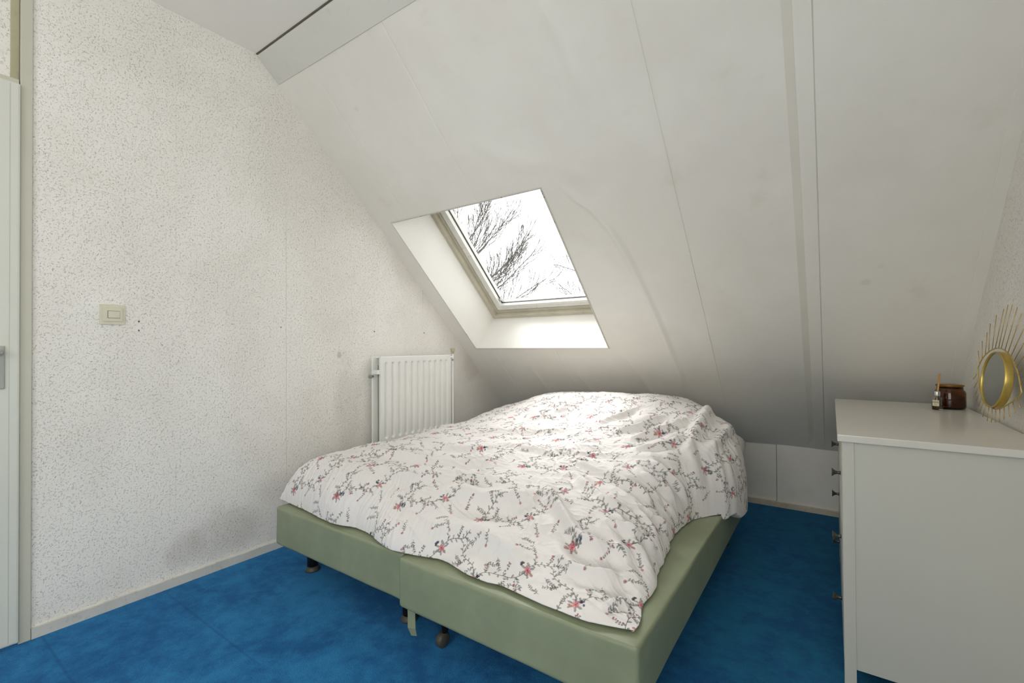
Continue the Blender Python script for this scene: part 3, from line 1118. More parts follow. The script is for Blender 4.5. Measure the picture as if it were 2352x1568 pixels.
A, B, Cc, Dd = (.07, .07), (.29, .15), (.16, .29), (.38, .37)
vine(A, B, .018)
vine(B, (.38, .30), -.015)
vine(Cc, Dd, .020)
vine(Cc, (.04, .42), -.018)
vine((A[0] + .01, A[1]), (.10, .235), .012)
vine(Dd, (.40 + .11, .47), .012)
bouquet(*A, .0180, False)
bouquet(*B, .0140, True)
bouquet(*Cc, .0165, False)
bouquet(*Dd, .0150, True)
for (x, y, a_) in ((.20, .05, 1.0), (.36, .06, 2.2), (.05, .19, .2), (.22, .21, 2.0), (.36, .23, .5), (.27, .27, 1.2), (.08, .34, 3.4), (.24, .40, 5.0),
                   (.17, .43, 1.6), (.31, .45, .3), (.42, .16, 4.4), (.23, .10, 2.9), (.10, .25, 1.1), (.34, .30, 3.5), (.19, .36, .6), (.02, .36, 5.6), (.40, .44, 2.3), (.13, .47, 4.0), (.30, .02, .2), (.015, .29, 2.6), (.13, .14, 5.2), (.33, .335, 5.5)):
    sprig(x, y, a_, 6, .0098, .80, berry=rngp.random() < .3)
    if rngp.random() < .55:
        blossom(x, y, .0062, RED if rngp.random() < .5 else PINK, TAN)


def print_color(s, t):
    u = (s / TW * tw) % tw
    v = (t / TH * th) % th
    u0 = np.floor(u).astype(int)
    v0 = np.floor(v).astype(int)
    fu, fv = (u - u0)[..., None], (v - v0)[..., None]
    u1, v1 = (u0 + 1) % tw, (v0 + 1) % th
    u0 %= tw
    v0 %= th
    return (tile[v0, u0] * (1 - fu) + tile[v0, u1] * fu) * (1 - fv) + (tile[v1, u0] * (1 - fu) + tile[v1, u1] * fu) * fv


# ================================================================ DUVET
def interp(x, pts):
    xs, ys = zip(*pts)
    return np.interp(x, xs, ys)


def sm_interp(x, pts, w=0.03):
    return (interp(x, pts) * 2 + interp(x - w, pts) + interp(x + w, pts) + interp(x - 2 * w, pts) * .5 + interp(x + 2 * w, pts) * .5) / 5


FOOT = [(.24, 1.216), (.29, 1.225), (.495, 1.205), (.70, 1.185), (.775, 1.182), (.882, 1.212), (1.0, 1.198), (1.06, 1.176), (1.12, 1.158), (1.173, 1.150),
        (1.242, 1.165), (1.366, 1.200), (1.414, 1.195), (1.51, 1.172), (1.614, 1.163), (1.655, 1.173), (1.742, 1.166), (1.84, 1.158), (1.958, 1.157),
        (2.025, 1.175), (2.075, 1.190), (2.20, 1.20)]
RIGHT = [(1.10, 2.088), (1.22, 2.088), (1.294, 2.070), (1.328, 2.064), (1.378, 2.074), (1.496, 2.054), (1.562, 2.040), (1.669, 2.030), (1.815, 2.012),
         (1.957, 2.004), (2.075, 2.018), (2.127, 2.035), (2.17, 2.075), (2.24, 2.125), (2.33, 2.165), (2.42, 2.180), (2.50, 2.185), (2.62, 2.165), (2.75, 2.10), (2.88, 2.02), (3.3, 1.95)]
LEFT = [(1.1, .268), (1.3, .258), (1.6, .270), (1.9, .262), (2.3, .268), (2.7, .26), (3.3, .27)]
HEM = [(1.1, .350), (2.08, .350), (2.17, .338), (2.26, .325), (2.32, .335), (2.40, .298), (2.5, .30), (2.62, .35), (2.75, .42), (2.9, .47), (3.3, .45)]
YH = 3.20
# height of the duvet over the bed: rows are y, columns x = 0.3, 0.6, 1.0, 1.4, 1.7, 1.95, 2.15
HX = [0.27, 0.55, 0.95, 1.35, 1.65, 1.92, 2.15]
HT = [(1.15, [.50, .53, .50, .46, .42, .395, .38]),
      (1.30, [.545, .57, .54, .50, .465, .43, .40]),
      (1.50, [.55, .58, .565, .545, .52, .49, .46]),
      (1.80, [.545, .585, .58, .575, .56, .54, .52]),
      (2.10, [.55, .59, .60, .605, .61, .62, .60]),
      (2.35, [.56, .60, .63, .65, .67, .69, .68]),
      (2.60, [.57, .63, .70, .735, .75, .755, .74]),
      (2.80, [.59, .66, .765, .782, .792, .755, .72]),
      (3.00, [.61, .67, .76, .765, .77, .73, .70]),
      (3.20, [.58, .62, .66, .66, .66, .64, .62])]
HYs = np.array([r[0] for r in HT])
HTs = np.array([r[1] for r in HT])


def catmull(x, xs, Y):
    """smooth interpolation along axis 0 of Y"""
    xs = np.asarray(xs)
    x = np.clip(x, xs[0], xs[-1] - 1e-6)
    i = np.clip(np.searchsorted(xs, x, side='right') - 1, 0, len(xs) - 2)
    h = xs[i + 1] - xs[i]
    t = (x - xs[i]) / h
    dY = np.gradient(Y, xs, axis=0)
    t2, t3 = t * t, t * t * t
    return i, h, t, t2, t3, dY


def top_height(x, y):
    # interpolate rows in y for every column, then in x
    i, h, t, t2, t3, dY = catmull(y, HYs, HTs)
    h, t, t2, t3 = [q[..., None] for q in (h, t, t2, t3)]
    R_ = (2 * t3 - 3 * t2 + 1) * HTs[i] + (t3 - 2 * t2 + t) * h * dY[i] + (-2 * t3 + 3 * t2) * HTs[i + 1] + (t3 - t2) * h * dY[i + 1]
    hx = np.array(HX)
    xc = np.clip(x, hx[0], hx[-1] - 1e-6)
    j = np.clip(np.searchsorted(hx, xc, side='right') - 1, 0, len(hx) - 2)
    g = np.gradient(R_, hx, axis=-1)
    hh = hx[j + 1] - hx[j]
    s = (xc - hx[j]) / hh
    tk = lambda A_, k: np.take_along_axis(A_, k[..., None], -1)[..., 0]
    return (2 * s**3 - 3 * s**2 + 1) * tk(R_, j) + (s**3 - 2 * s**2 + s) * hh * tk(g, j) + (-2 * s**3 + 3 * s**2) * tk(R_, j + 1) + (s**3 - s**2) * hh * tk(g, j + 1)


# creases: polylines in plan (x, y), height, half width
FOLDS = [
    ([(1.55, 1.62), (1.70, 1.48), (1.83, 1.40), (1.93, 1.42), (2.02, 1.50)], .016, .022),
    ([(1.60, 1.80), (1.74, 1.66), (1.86, 1.60), (1.98, 1.66)], .014, .020),
    ([(1.50, 1.92), (1.70, 1.84), (1.88, 1.80), (1.98, 1.86)], .012, .022),
    ([(1.72, 1.36), (1.86, 1.30), (1.96, 1.32), (2.04, 1.40)], .013, .022),
    ([(1.86, 1.52), (1.95, 1.53), (2.03, 1.60)], .010, .014),
    ([(1.90, 1.72), (1.96, 1.73), (2.01, 1.79)], .009, .012),
    ([(1.84, 1.94), (1.92, 1.93), (1.99, 1.98)], .010, .014),
    ([(1.86, 2.03), (1.95, 2.03), (2.02, 2.08)], .010, .014),
    ([(1.98, 1.20), (2.02, 1.26), (2.06, 1.30)], .010, .014),
    ([(1.15, 1.42), (1.35, 1.40), (1.52, 1.46), (1.66, 1.60)], .014, .040),
    ([(1.26, 1.24), (1.42, 1.30), (1.58, 1.30), (1.76, 1.22)], .014, .045),
    ([(.80, 1.42), (1.05, 1.36), (1.25, 1.48), (1.42, 1.62)], .012, .030),
    ([(.45, 1.40), (.68, 1.50), (.95, 1.56), (1.22, 1.68), (1.45, 1.74)], .012, .026),
    ([(.50, 1.66), (.75, 1.76), (.98, 1.78), (1.2, 1.9)], .009, .022),
    ([(1.0, 1.95), (1.3, 1.92), (1.6, 2.02), (1.8, 2.08)], .008, .025),
    ([(.62, 2.1), (.9, 2.2), (1.2, 2.22), (1.5, 2.34)], .008, .028),
    ([(1.55, 2.25), (1.72, 2.40), (1.80, 2.55)], .012, .022),
    ([(1.66, 2.20), (1.84, 2.36), (1.92, 2.52)], .012, .020),
    ([(1.72, 2.10), (1.90, 2.18), (1.96, 2.34)], .012, .020),
    ([(1.40, 2.35), (1.55, 2.5), (1.62, 2.66)], .009, .022),
    ([(1.98, 2.16), (1.985, 2.35), (1.975, 2.6), (1.93, 2.85)], .016, .030),
    ([(2.03, 2.2), (2.08, 2.4), (2.09, 2.7)], .010, .020),
    ([(.9, 2.35), (1.1, 2.5), (1.2, 2.7)], .007, .03),
]


def build_duvet():
    NE = 9
    q = np.linspace(0, 1, 190)
    us = np.concatenate([.10 * q[:-1] ** 2.2, np.linspace(.10, .86, 600)[:-1], 1 - .14 * q[::-1] ** 2.3])
    q2 = np.linspace(0, 1, 170)
    vs = np.concatenate([.10 * q2[:-1] ** 2.0, np.linspace(.10, .34, 280)[:-1], np.linspace(.34, 1, 440)])
    ang = np.linspace(0, math.pi * .75, NE + 1)[1:]
    U = np.concatenate([np.zeros(NE), us, np.ones(NE)])
    Vv = np.concatenate([np.zeros(NE), vs, np.ones(NE)])
    AU = np.concatenate([ang[::-1], np.zeros(len(us)), ang])
    AV = np.concatenate([ang[::-1], np.zeros(len(vs)), ang])
    sU = np.concatenate([np.ones(NE), np.zeros(len(us)), -np.ones(NE)])
    sV = np.concatenate([np.ones(NE), np.zeros(len(vs)), -np.ones(NE)])
    # denser sampling towards the rounded rims
    u, v = np.meshgrid(U, Vv)
    au, av = np.meshgrid(AU, AV)
    su, sv = np.meshgrid(sU, sV)
    y0 = 1.17 + (YH - 1.17) * v
    xl, xr = sm_interp(y0, LEFT), sm_interp(y0, RIGHT, .012)
    x = xl + (xr - xl) * u
    yf = sm_interp(x, FOOT, .012)
    y = yf + (YH - yf) * v
    dF, dH, dL, dR = y - yf, YH - y, x - xl, xr - x
    rF = interp(x, [(.3, .16), (.8, .20), (1.2, .26), (1.6, .34), (2.0, .36)])
    rL = 0.17 + 0 * x
    rR = interp(y, [(1.2, .16), (1.5, .20), (1.9, .22), (2.15, .20), (2.4, .24), (3.2, .24)])

    def g(d, r, p=2.0):
        t = np.clip(d / r, 0, 1)
        return (1 - (1 - t) ** p) ** (1 / p)
    pF = interp(x, [(.3, 2.3), (1.0, 2.0), (1.5, 1.65), (2.0, 1.45)])
    pR = interp(y, [(1.2, 1.6), (1.9, 1.8), (2.3, 2.5), (3.2, 2.5)])
    G = g(dF, rF, pF) * g(dL, rL, 2.3) * g(dR, rR, pR) * g(dH, .25, 2.2)
    ze = 0.352 + 0 * x
    ze = ze + (interp(y, HEM) - ze) * smooth01(1 - dR / .18)
    zt = top_height(x, y)
    z = ze + (zt - ze) * G
    # --- creases
    wx = x + .02 * vnoise(x * 5, y * 5, 3)
    wy = y + .02 * vnoise(x * 5 + 40, y * 5, 4)
    add = np.zeros(x.shape)
    for pts, h, wd in FOLDS:
        d, fr_ = seg_dist(wx, wy, chaikin(pts, 2))
        h, wd = h * 1.9, wd * .85
        add += h * np.exp(-(d / wd) ** 2) * smooth01(fr_ * 3.2) * smooth01((1 - fr_) * 3.2)
        add -= h * .45 * np.exp(-(np.abs(d - wd * 2.1) / (wd * 1.1)) ** 2) * smooth01(fr_ * 3) * smooth01((1 - fr_) * 3)
    add += 0.018 * fbm(x * 2.4 + .3, y * 3.4, 3, 21)
    # drawn-out soft ripples lying across the bed
    rot = .35
    xr_, yr_ = x * math.cos(rot) + y * math.sin(rot), -x * math.sin(rot) + y * math.cos(rot)
    rip = vnoise(xr_ * 2.2 + 3 * vnoise(x * 1.7, y * 1.7, 9), yr_ * 15, 31)
    add += 0.0085 * rip * smooth01((y - 1.35) / .3)
    add += 0.0040 * vnoise(xr_ * 5 + 2 * vnoise(x * 3, y * 3, 8), yr_ * 34, 32)
    # folds drawn in to the right edge
    mR = smooth01(1 - dR / .42)
    fold = vnoise(x * 1.6 + 5, (y - .6 * (dR) ** 1.0) * 15 + 1.5 * vnoise(x * 3, y * 3, 7), 41)
    add += 0.034 * mR * fold * smooth01((y - 1.25) / .15) * (1 - .45 * smooth01((y - 2.2) / .2))
    # fine gathers running down to the foot edge
    mF = smooth01(1 - dF / .30) * smooth01((1.45 - x) / .35)
    fine = vnoise(x * 74 + 14 * y + 4 * vnoise(x * 6, y * 6, 12), y * 7, 51)
    add += 0.0095 * mF * fine
    add += 0.016 * smooth01(1 - dF / .25) * vnoise(x * 7, y * 1.2, 52)
    fine2 = vnoise(x * 30 - 20 * y + 5 * vnoise(x * 5, y * 5, 13), (x + y) * 9, 53)
    add += 0.0013 * fine2
    # crisp puckers
    pk = 1 - np.abs(vnoise(x * 13 + 3 * vnoise(x * 4, y * 4, 14), y * 30 + 2 * vnoise(x * 3, y * 5, 15), 61)) * 3.0
    add += 0.0060 * np.clip(pk, 0, 1) ** 3 * (0.35 + 0.65 * smooth01(vnoise(x * 3, y * 3, 16) * 2 + .2))
    add += 0.0018 * fbm(x * 42, y * 42, 2, 71)
    edge = np.minimum.reduce([dF, dL, dR])
    add *= 0.30 + 0.70 * smooth01(edge / .05)
    P = np.stack([x, y, z], -1)
    P0 = P.copy()
    dx = np.gradient(P, axis=1)
    dy = np.gradient(P, axis=0)
    n = np.cross(dx, dy)
    core = (au == 0) & (av == 0)
    # normals of the core only
    nl = np.linalg.norm(n, axis=-1, keepdims=True)
    n = n / np.maximum(nl, 1e-9)
    bad = ~core | ~np.isfinite(n).all(-1)
    n[bad] = [0, 0, 1]
    n[..., 2] = np.abs(n[..., 2])
    # where the rim is near vertical use the outward direction
    P = P + n * add[..., None] * (core[..., None] * 1.0)
    # wave of the hem line itself
    # copy the displaced border outwards, then roll it under
    def edge_of(Pc):
        c0, c1, r0, r1 = NE, NE + len(us) - 1, NE, NE + len(vs) - 1
        Q = Pc.copy()
        Q[:, :c0] = Q[:, c0:c0 + 1]
        Q[:, c1 + 1:] = Q[:, c1:c1 + 1]
        Q[:r0] = Q[r0:r0 + 1]
        Q[r1 + 1:] = Q[r1:r1 + 1]
        return Q
    P = edge_of(P)
    rr = 0.0040 + 0.0065 * smooth01((y - 2.1) / .2) * (u > .5)
    P[..., 0] += su * rr * (1 - np.cos(au)) * 2.2
    P[..., 1] += sv * rr * (1 - np.cos(av)) * 2.2
    P[..., 2] -= rr * (np.sin(np.minimum(au, math.pi / 2)) + np.maximum(0, np.sin(au - math.pi / 2)) * .0) * (au > 0)
    P[..., 2] -= rr * np.sin(np.minimum(av, math.pi / 2)) * (av > 0)
    P[..., 2] = np.where((y < 2.0) & (P[..., 2] < 0.3465), 0.3465, P[..., 2])
    P[..., 2] = np.where((P[..., 0] < 2.115) & (P[..., 2] < 0.3465), 0.3465, P[..., 2])
    o = grid_mesh('duvet', P, None)
    # cloth coordinates = arc length over the surface
    PP = P0
    s = np.zeros(x.shape)
    s[:, 1:] = np.cumsum(np.linalg.norm(np.diff(PP, axis=1), axis=-1), axis=1)
    t = np.zeros(x.shape)
    t[1:] = np.cumsum(np.linalg.norm(np.diff(PP, axis=0), axis=-1), axis=0)
    # damp the row to row jitter from small creases by smoothing the accumulated length
    mid = s.shape[1] // 2
    s = s - s[:, mid:mid + 1]

    def blur(a, k, ax):
        ker = np.ones(k) / k
        return np.apply_along_axis(lambda m: np.convolve(np.pad(m, k // 2, mode='edge'), ker, mode='valid')[:len(m)], ax, a)
    s = blur(s, 15, 0)
    t = blur(t, 15, 1)
    rot = 0.12
    ss, tt = s * math.cos(rot) + t * math.sin(rot) + .08, -s * math.sin(rot) + t * math.cos(rot) + .30
    c = print_color(ss * 1.2, tt * 1.2)
    me = o.data
    at = me.color_attributes.new('print', 'FLOAT_COLOR', 'POINT')
    rgba = np.ones((c.shape[0] * c.shape[1], 4), dtype=np.float32)
    rgba[:, :3] = c.reshape(-1, 3)
    at.data.foreach_set('color', rgba.reshape(-1))
    m = NT('floral_cotton')
    a_n = m.n('Attribute')
    a_n.attribute_name = 'print'
    vv = m.coord()
    weave = m.noise(vv, 900, 2, 0.5)
    cr = m.noise(m.coord((55, 55, 55)), 1.0, 5, 0.62, 0.7)
    nm = m.bump(cr, 0.35, 0.004)
    nm = m.bump(weave, 0.2, 0.0004, nm)
    m.set(a_n.outputs['Color'], 0.85, nm)
    m.b.inputs['Sheen Weight'].default_value = 0.15
    m.b.inputs['Specular IOR Level'].default_value = 0.2
    me.materials.append(m.m)
    return o


duvet = build_duvet()
tag(duvet, 'crumpled white duvet with a red and grey floral vine print, spread over both box springs', 'duvet')


def cushion(name, loc, sx, sy, sz, rot, mat, seed=0):
    n = 40
    bm = bmesh.new()
    t = np.linspace(-1, 1, n)
    for side in (1, -1):
        vg = []
        for j in range(n):
            row = []
            for i in range(n):
                a, b = t[i], t[j]
                e = (1 - abs(a) ** 3.2) * (1 - abs(b) ** 3.2)
                k = 1 - .05 * (abs(a) ** 2 * abs(b) ** 2)
                w = mnoise.noise(Vector((a * 2 + seed, b * 2, side)))
                row.append(bm.verts.new((a * sx / 2 * k, b * sy / 2 * k, side * sz / 2 * (max(e, 0) ** .5) * (1 + .15 * w))))
            vg.append(row)
        for j in range(n - 1):
            for i in range(n - 1):
                bm.faces.new((vg[j][i], vg[j][i + 1], vg[j + 1][i + 1], vg[j + 1][i]))
    bmesh.ops.remove_doubles(bm, verts=bm.verts, dist=0.0004)
    o = from_bm(name, bm, mat, smooth=True)
    o.location = loc
    o.rotation_euler = rot
    return o


plw = cushion('pillow', (1.79, 2.99, 0.480), 0.62, 0.40, 0.20, (math.radians(6), math.radians(0), 0), 'pillow', 3)
tag(plw, 'white pillow peeping out from under the duvet at the right head corner of the bed', 'pillow')

# ================================================================ CHEST OF DRAWERS
CX0, CX1, CY0, CY1, CZT = 2.540, 3.030, 1.815, 2.992, 0.818
chest = tag(empty('chest_of_drawers', (2.785, 2.40, 0)), 'white chest of drawers with pewter knobs in the right corner under the slope', 'chest of drawers')
CO = Vector((2.785, 2.40, 0))


def cbox(name, b, mat='chest', parent=chest, bevel=0.0015):
    return box(name, (b[0] - CO.x, b[1] - CO.y, b[2], b[3] - CO.x, b[4] - CO.y, b[5]), mat, parent, bevel=bevel)


cbox('top', (CX0, CY0, CZT - .022, CX1, CY1, CZT), 'chest_top', bevel=0.0025)
bx0, bx1, by0, by1, zt_ = CX0 + .012, CX1 - .004, CY0 + .011, CY1 - .011, CZT - .0221
for (x0, x1) in ((bx0, bx0 + .0315), (bx1 - .0315, bx1)):
    for (y0, y1) in ((by0, by0 + .030), (by1 - .030, by1)):
        cbox('leg', (x0, y0, 0, x1, y1, zt_))
cbox('side_panel', (bx0 + .0315, by0 + .004, .072, bx1 - .0315, by0 + .018, zt_), bevel=0.0008)
cbox('side_panel', (bx0 + .0315, by1 - .018, .072, bx1 - .0315, by1 - .004, zt_), bevel=0.0008)
cbox('back_panel', (bx1 - .020, by0 + .030, .072, bx1 - .012, by1 - .030, zt_), bevel=0)
cbox('carcass', (bx0 + .030, by0 + .03, .080, bx1 - .05, by1 - .03, zt_ - .01), bevel=0)
cbox('bottom_rail', (bx0 + .006, by0 + .030, .052, bx0 + .026, by1 - .030, .072))
rows_z = [(.515, .785), (.282, .509), (.076, .276)]
knz = [.628, .391, .163]
ym = (by0 + by1) / 2
cbox('divider', (bx0 + .006, ym - .010, .072, bx0 + .026, ym + .010, zt_))
for (z0, z1), kz in zip(rows_z, knz):
    for (y0, y1, yk) in ((by0 + .033, ym - .012, 2.110), (ym + .012, by1 - .033, 2.700)):
        dr = cbox('drawer', (bx0 - .0005, y0, z0, bx0 + .024, y1, z1), bevel=0.0018)
        lathe('knob', [(0.0, 0.0), (0.0075, 0.0), (0.0055, -0.006), (0.0052, -0.011), (0.0075, -0.018), (0.0125, -0.024), (0.0155, -0.0265), (0.0155, -0.0285), (0.0, -0.0285)],
              'knob_metal', dr, 24, (bx0 - CO.x, yk - CO.y, kz), 'X')

# ================================================================ AMBER JAR
jar = tag(empty('candle_jar', (2.960, 2.800, CZT)), 'round brown amber glass jar with a glass lid on the white chest', 'jar')
lathe('body', [(0.0, 0.0005), (0.046, 0.0005), (0.051, 0.004), (0.053, 0.012), (0.053, 0.072), (0.050, 0.080), (0.045, 0.086), (0.044, 0.098), (0.041, 0.098),
               (0.041, 0.086), (0.047, 0.078), (0.0495, 0.070), (0.0495, 0.014), (0.046, 0.009), (0.0, 0.008)], 'amber', jar, 48, close=False)
lathe('lid', [(0.0, 0.0985), (0.043, 0.0985), (0.0475, 0.101), (0.0485, 0.105), (0.0465, 0.108), (0.038, 0.110), (0.020, 0.1125), (0.0, 0.113)], 'amber', jar, 48, close=False)
lathe('candle_wax', [(0.0, 0.0095), (0.0485, 0.0145), (0.0485, 0.052), (0.0, 0.052)], 'wax', jar, 40, close=False)

# ================================================================ REED DIFFUSER
dif = tag(empty('reed_diffuser', (2.907, 2.722, CZT)), 'small clear fragrance bottle with silver cap and wooden reeds in front of the amber jar', 'diffuser')
lathe('bottle', [(0.0, 0.0005), (0.0165, 0.0005), (0.0180, 0.003), (0.0180, 0.036), (0.016, 0.042), (0.0095, 0.047), (0.0090, 0.050), (0.0075, 0.050),
                 (0.0078, 0.046), (0.0142, 0.041), (0.0162, 0.035), (0.0162, 0.005), (0.0, 0.004)], 'clear', dif, 40, close=False)
lathe('oil', [(0.0, 0.0042), (0.0158, 0.0052), (0.0158, 0.014), (0.0, 0.014)], 'oil', dif, 32, close=False)
lathe('cap', [(0.0072, 0.048), (0.0112, 0.048), (0.0116, 0.050), (0.0116, 0.062), (0.0108, 0.064), (0.004, 0.064)], 'chrome', dif, 32, close=False)
tube('reed', [(-0.004, 0.003, 0.006), (0.011, -0.002, 0.126)], 0.0022, 'reed', dif, 8)
tube('reed', [(-0.006, -0.003, 0.006), (0.0085, 0.003, 0.124)], 0.0020, 'reed', dif, 8)
# curved label and its word
LA0, LA1 = math.radians(205), math.radians(282)
bm = bmesh.new()
rws = []
for z in (0.014, 0.034):
    rws.append([[bm.verts.new((r_ * math.cos(LA0 + (LA1 - LA0) * k / 14), r_ * math.sin(LA0 + (LA1 - LA0) * k / 14), z)) for k in range(15)] for r_ in (0.01815, 0.0184)])
for k in range(14):
    bm.faces.new((rws[0][1][k], rws[0][1][k + 1], rws[1][1][k + 1], rws[1][1][k]))
    bm.faces.new((rws[0][0][k], rws[0][0][k + 1], rws[1][0][k + 1], rws[1][0][k]))
    bm.faces.new((rws[1][0][k], rws[1][0][k + 1], rws[1][1][k + 1], rws[1][1][k]))
    bm.faces.new((rws[0][0][k], rws[0][0][k + 1], rws[0][1][k + 1], rws[0][1][k]))
lab = from_bm('label', bm, 'label', dif)


def curved_text(txt, size, zc, r, amid, parent, mat):
    cu = bpy.data.curves.new('txt', 'FONT')
    cu.body = txt
    cu.size = size
    cu.align_x = 'CENTER'
    cu.align_y = 'CENTER'
    cu.resolution_u = 3
    cu.extrude = 0.0001
    tmp = bpy.data.objects.new('txt', cu)
    COL.objects.link(tmp)
    bpy.context.view_layer.update()
    me = bpy.data.meshes.new_from_object(tmp.evaluated_get(bpy.context.evaluated_depsgraph_get()))
    bpy.data.objects.remove(tmp)
    for v in me.vertices:
        a = amid + v.co.x / r
        rad_ = r + v.co.z
        v.co = Vector((rad_ * math.cos(a), rad_ * math.sin(a), zc + v.co.y))
    me.name = 'lettering'
    return link('lettering', me, mat, parent)


curved_text('HOME', 0.0088, 0.0265, 0.01850, math.radians(243), lab, 'ink')
bm = bmesh.new()
for k in range(9):
    a0 = math.radians(229 + 3.4 * k)
    a1 = a0 + math.radians(2.2)
    q = [bm.verts.new((0.01855 * math.cos(a), 0.01855 * math.sin(a), z)) for a, z in ((a0, .0186), (a1, .0186), (a1, .0196), (a0, .0196))]
    bm.faces.new(q)
from_bm('small_print', bm, 'ink', lab)

dif.scale = (1.0, 1.0, 1.27)

# ================================================================ EYE MIRROR
th_, ln_ = 0.10, 0.10
mn = Vector((-math.cos(th_), -math.sin(th_), 0))
me_ = Vector((math.sin(th_), -math.cos(th_), 0))
mn2 = mn * math.cos(ln_) + Vector((0, 0, 1)) * math.sin(ln_)
mu2 = Vector((0, 0, 1)) * math.cos(ln_) - mn * math.sin(ln_)
MO = Vector((2.985, 2.25, 1.0))
mir = tag(empty('eye_mirror', MO), 'gold eye-shaped mirror with wire lashes leaning against the right wall on the chest', 'mirror')
mir.matrix_world = Matrix(((me_.x, mu2.x, mn2.x, MO.x), (me_.y, mu2.y, mn2.y, MO.y), (me_.z, mu2.z, mn2.z, MO.z), (0, 0, 0, 1)))
EYE = [(-0.134, 0.018), (-0.115, 0.047), (-0.081, 0.07), (-0.045, 0.084), (-0.005, 0.092), (0.028, 0.093), (0.073, 0.084), (0.11, 0.069), (0.142, 0.049),
       (0.175, 0.017), (0.195, -0.011), (0.214, -0.041), (0.203, -0.053), (0.179, -0.067), (0.145, -0.084), (0.109, -0.099), (0.071, -0.112), (0.035, -0.115),
       (-0.014, -0.105), (-0.06, -0.087), (-0.098, -0.055), (-0.122, -0.020)]
SPK = [((-0.153, 0.081), (-0.128, 0.036)), ((-0.127, 0.118), (-0.108, 0.055)), ((-0.092, 0.149), (-0.085, 0.07)), ((-0.075, 0.18), (-0.06, 0.082)),
       ((-0.032, 0.208), (-0.033, 0.088)), ((0.02, 0.227), (-0.009, 0.092)), ((0.047, 0.238), (0.017, 0.093)), ((0.079, 0.236), (0.037, 0.09)),
       ((0.117, 0.225), (0.066, 0.084)), ((0.15, 0.203), (0.09, 0.076)), ((0.190, 0.172), (0.114, 0.066)), ((0.215, 0.138), (0.138, 0.051)),
       ((0.235, 0.100), (0.159, 0.031)), ((0.250, 0.062), (0.179, 0.010)), ((0.258, 0.022), (0.2, -0.018)), ((-0.167, -0.027), (-0.131, -0.002)),
       ((-0.148, -0.058), (-0.120, -0.026)), ((-0.13, -0.081), (-0.106, -0.046)), ((-0.113, -0.103), (-0.090, -0.063)), ((-0.087, -0.119), (-0.070, -0.080)),
       ((-0.068, -0.138), (-0.048, -0.092)), ((-0.042, -0.153), (-0.027, -0.100)), ((0.0, -0.162), (-0.002, -0.107)), ((0.032, -0.162), (0.025, -0.113)),
       ((0.064, -0.157), (0.053, -0.113)), ((0.093, -0.15), (0.082, -0.108)), ((0.122, -0.139), (0.111, -0.098)), ((0.158, -0.126), (0.137, -0.087)),
       ((0.189, -0.107), (0.163, -0.075)), ((0.216, -0.088), (0.187, -0.061))]
def closed_smooth(pts, keep, n=2):
    for _ in range(n):
        q, kq = [], []
        m = len(pts)
        for i_ in range(m):
            a_, b_ = pts[i_], pts[(i_ + 1) % m]
            if keep[i_]:
                q.append(a_)
                kq.append(True)
            else:
                q.append((a_[0] * .75 + b_[0] * .25, a_[1] * .75 + b_[1] * .25))
                kq.append(False)
            if not keep[(i_ + 1) % m]:
                q.append((a_[0] * .25 + b_[0] * .75, a_[1] * .25 + b_[1] * .75))
                kq.append(False)
        pts, keep = q, kq
    return pts


EYE = closed_smooth(EYE, [i_ in (0, 11) for i_ in range(len(EYE))])
tube('eye_outline', [(x, y, 0.0) for x, y in EYE], 0.0020, 'gold', mir, 8, closed=True)
for tip, base in SPK:
    tube('lash', [(base[0], base[1], 0.0), (tip[0], tip[1], 0.0)], 0.00115, 'gold_rod', mir, 8)
MC = (0.0176, -0.016)
lathe('rim', [(0.089, -0.008), (0.0955, -0.008), (0.0965, -0.006), (0.0965, 0.012), (0.0955, 0.014), (0.092, 0.014), (0.0912, 0.012), (0.0912, -0.006)],
      'gold', mir, 64, (MC[0] + .002, MC[1], -0.006), 'Z', close=False)
lathe('mirror_glass', [(0.0, 0.010), (0.0913, 0.010), (0.0913, 0.012), (0.0, 0.0121)], 'mirror', mir, 64, (MC[0] + .002, MC[1], -0.008), 'Z', close=False, smooth=False)

# ================================================================ OUTSIDE: bare trees and lawn
structure(box('ground', (-40, 6.0, -5.6, 30, 60, -5.5), 'grass'))
rt = random.Random(5)


def grow(bm, p, d, length, r, depth, up=0.35, spread=0.75, n=None):
    steps = max(4, int(length / 0.10))
    st = length / steps
    pts, rd = [p.copy()], [r]
    d = d.normalized()
    for i in range(steps):
        d = (d + Vector((rt.uniform(-1, 1), rt.uniform(-1, 1), rt.uniform(-1, 1))) * 0.05 + Vector((0, 0, 1.7 * up * st * 1.6))).normalized()
        p = p + d * st
        pts.append(p.copy())
        rd.append(max(0.0048, r * (1 - .78 * (i + 1) / steps)))
        if depth > 0 and 1 <= i < steps - 2 and rt.random() < (0.85 if depth > 1 else .7):
            side = Vector((rt.uniform(-1, 1), rt.uniform(-1, 1) * .6, rt.uniform(-.5, .9)))
            side = (side - d * side.dot(d)).normalized()
            nd = (d + side * rt.uniform(.5, 1.0) * spread).normalized()
            grow(bm, p.copy(), nd, length * rt.uniform(.38, .65) * (1 - .35 * i / steps), max(.0060, rd[-1] * .66), depth - 1, up * 1.5, spread)
    add_tube(bm, pts, rd, 4 if r < .02 else 6)


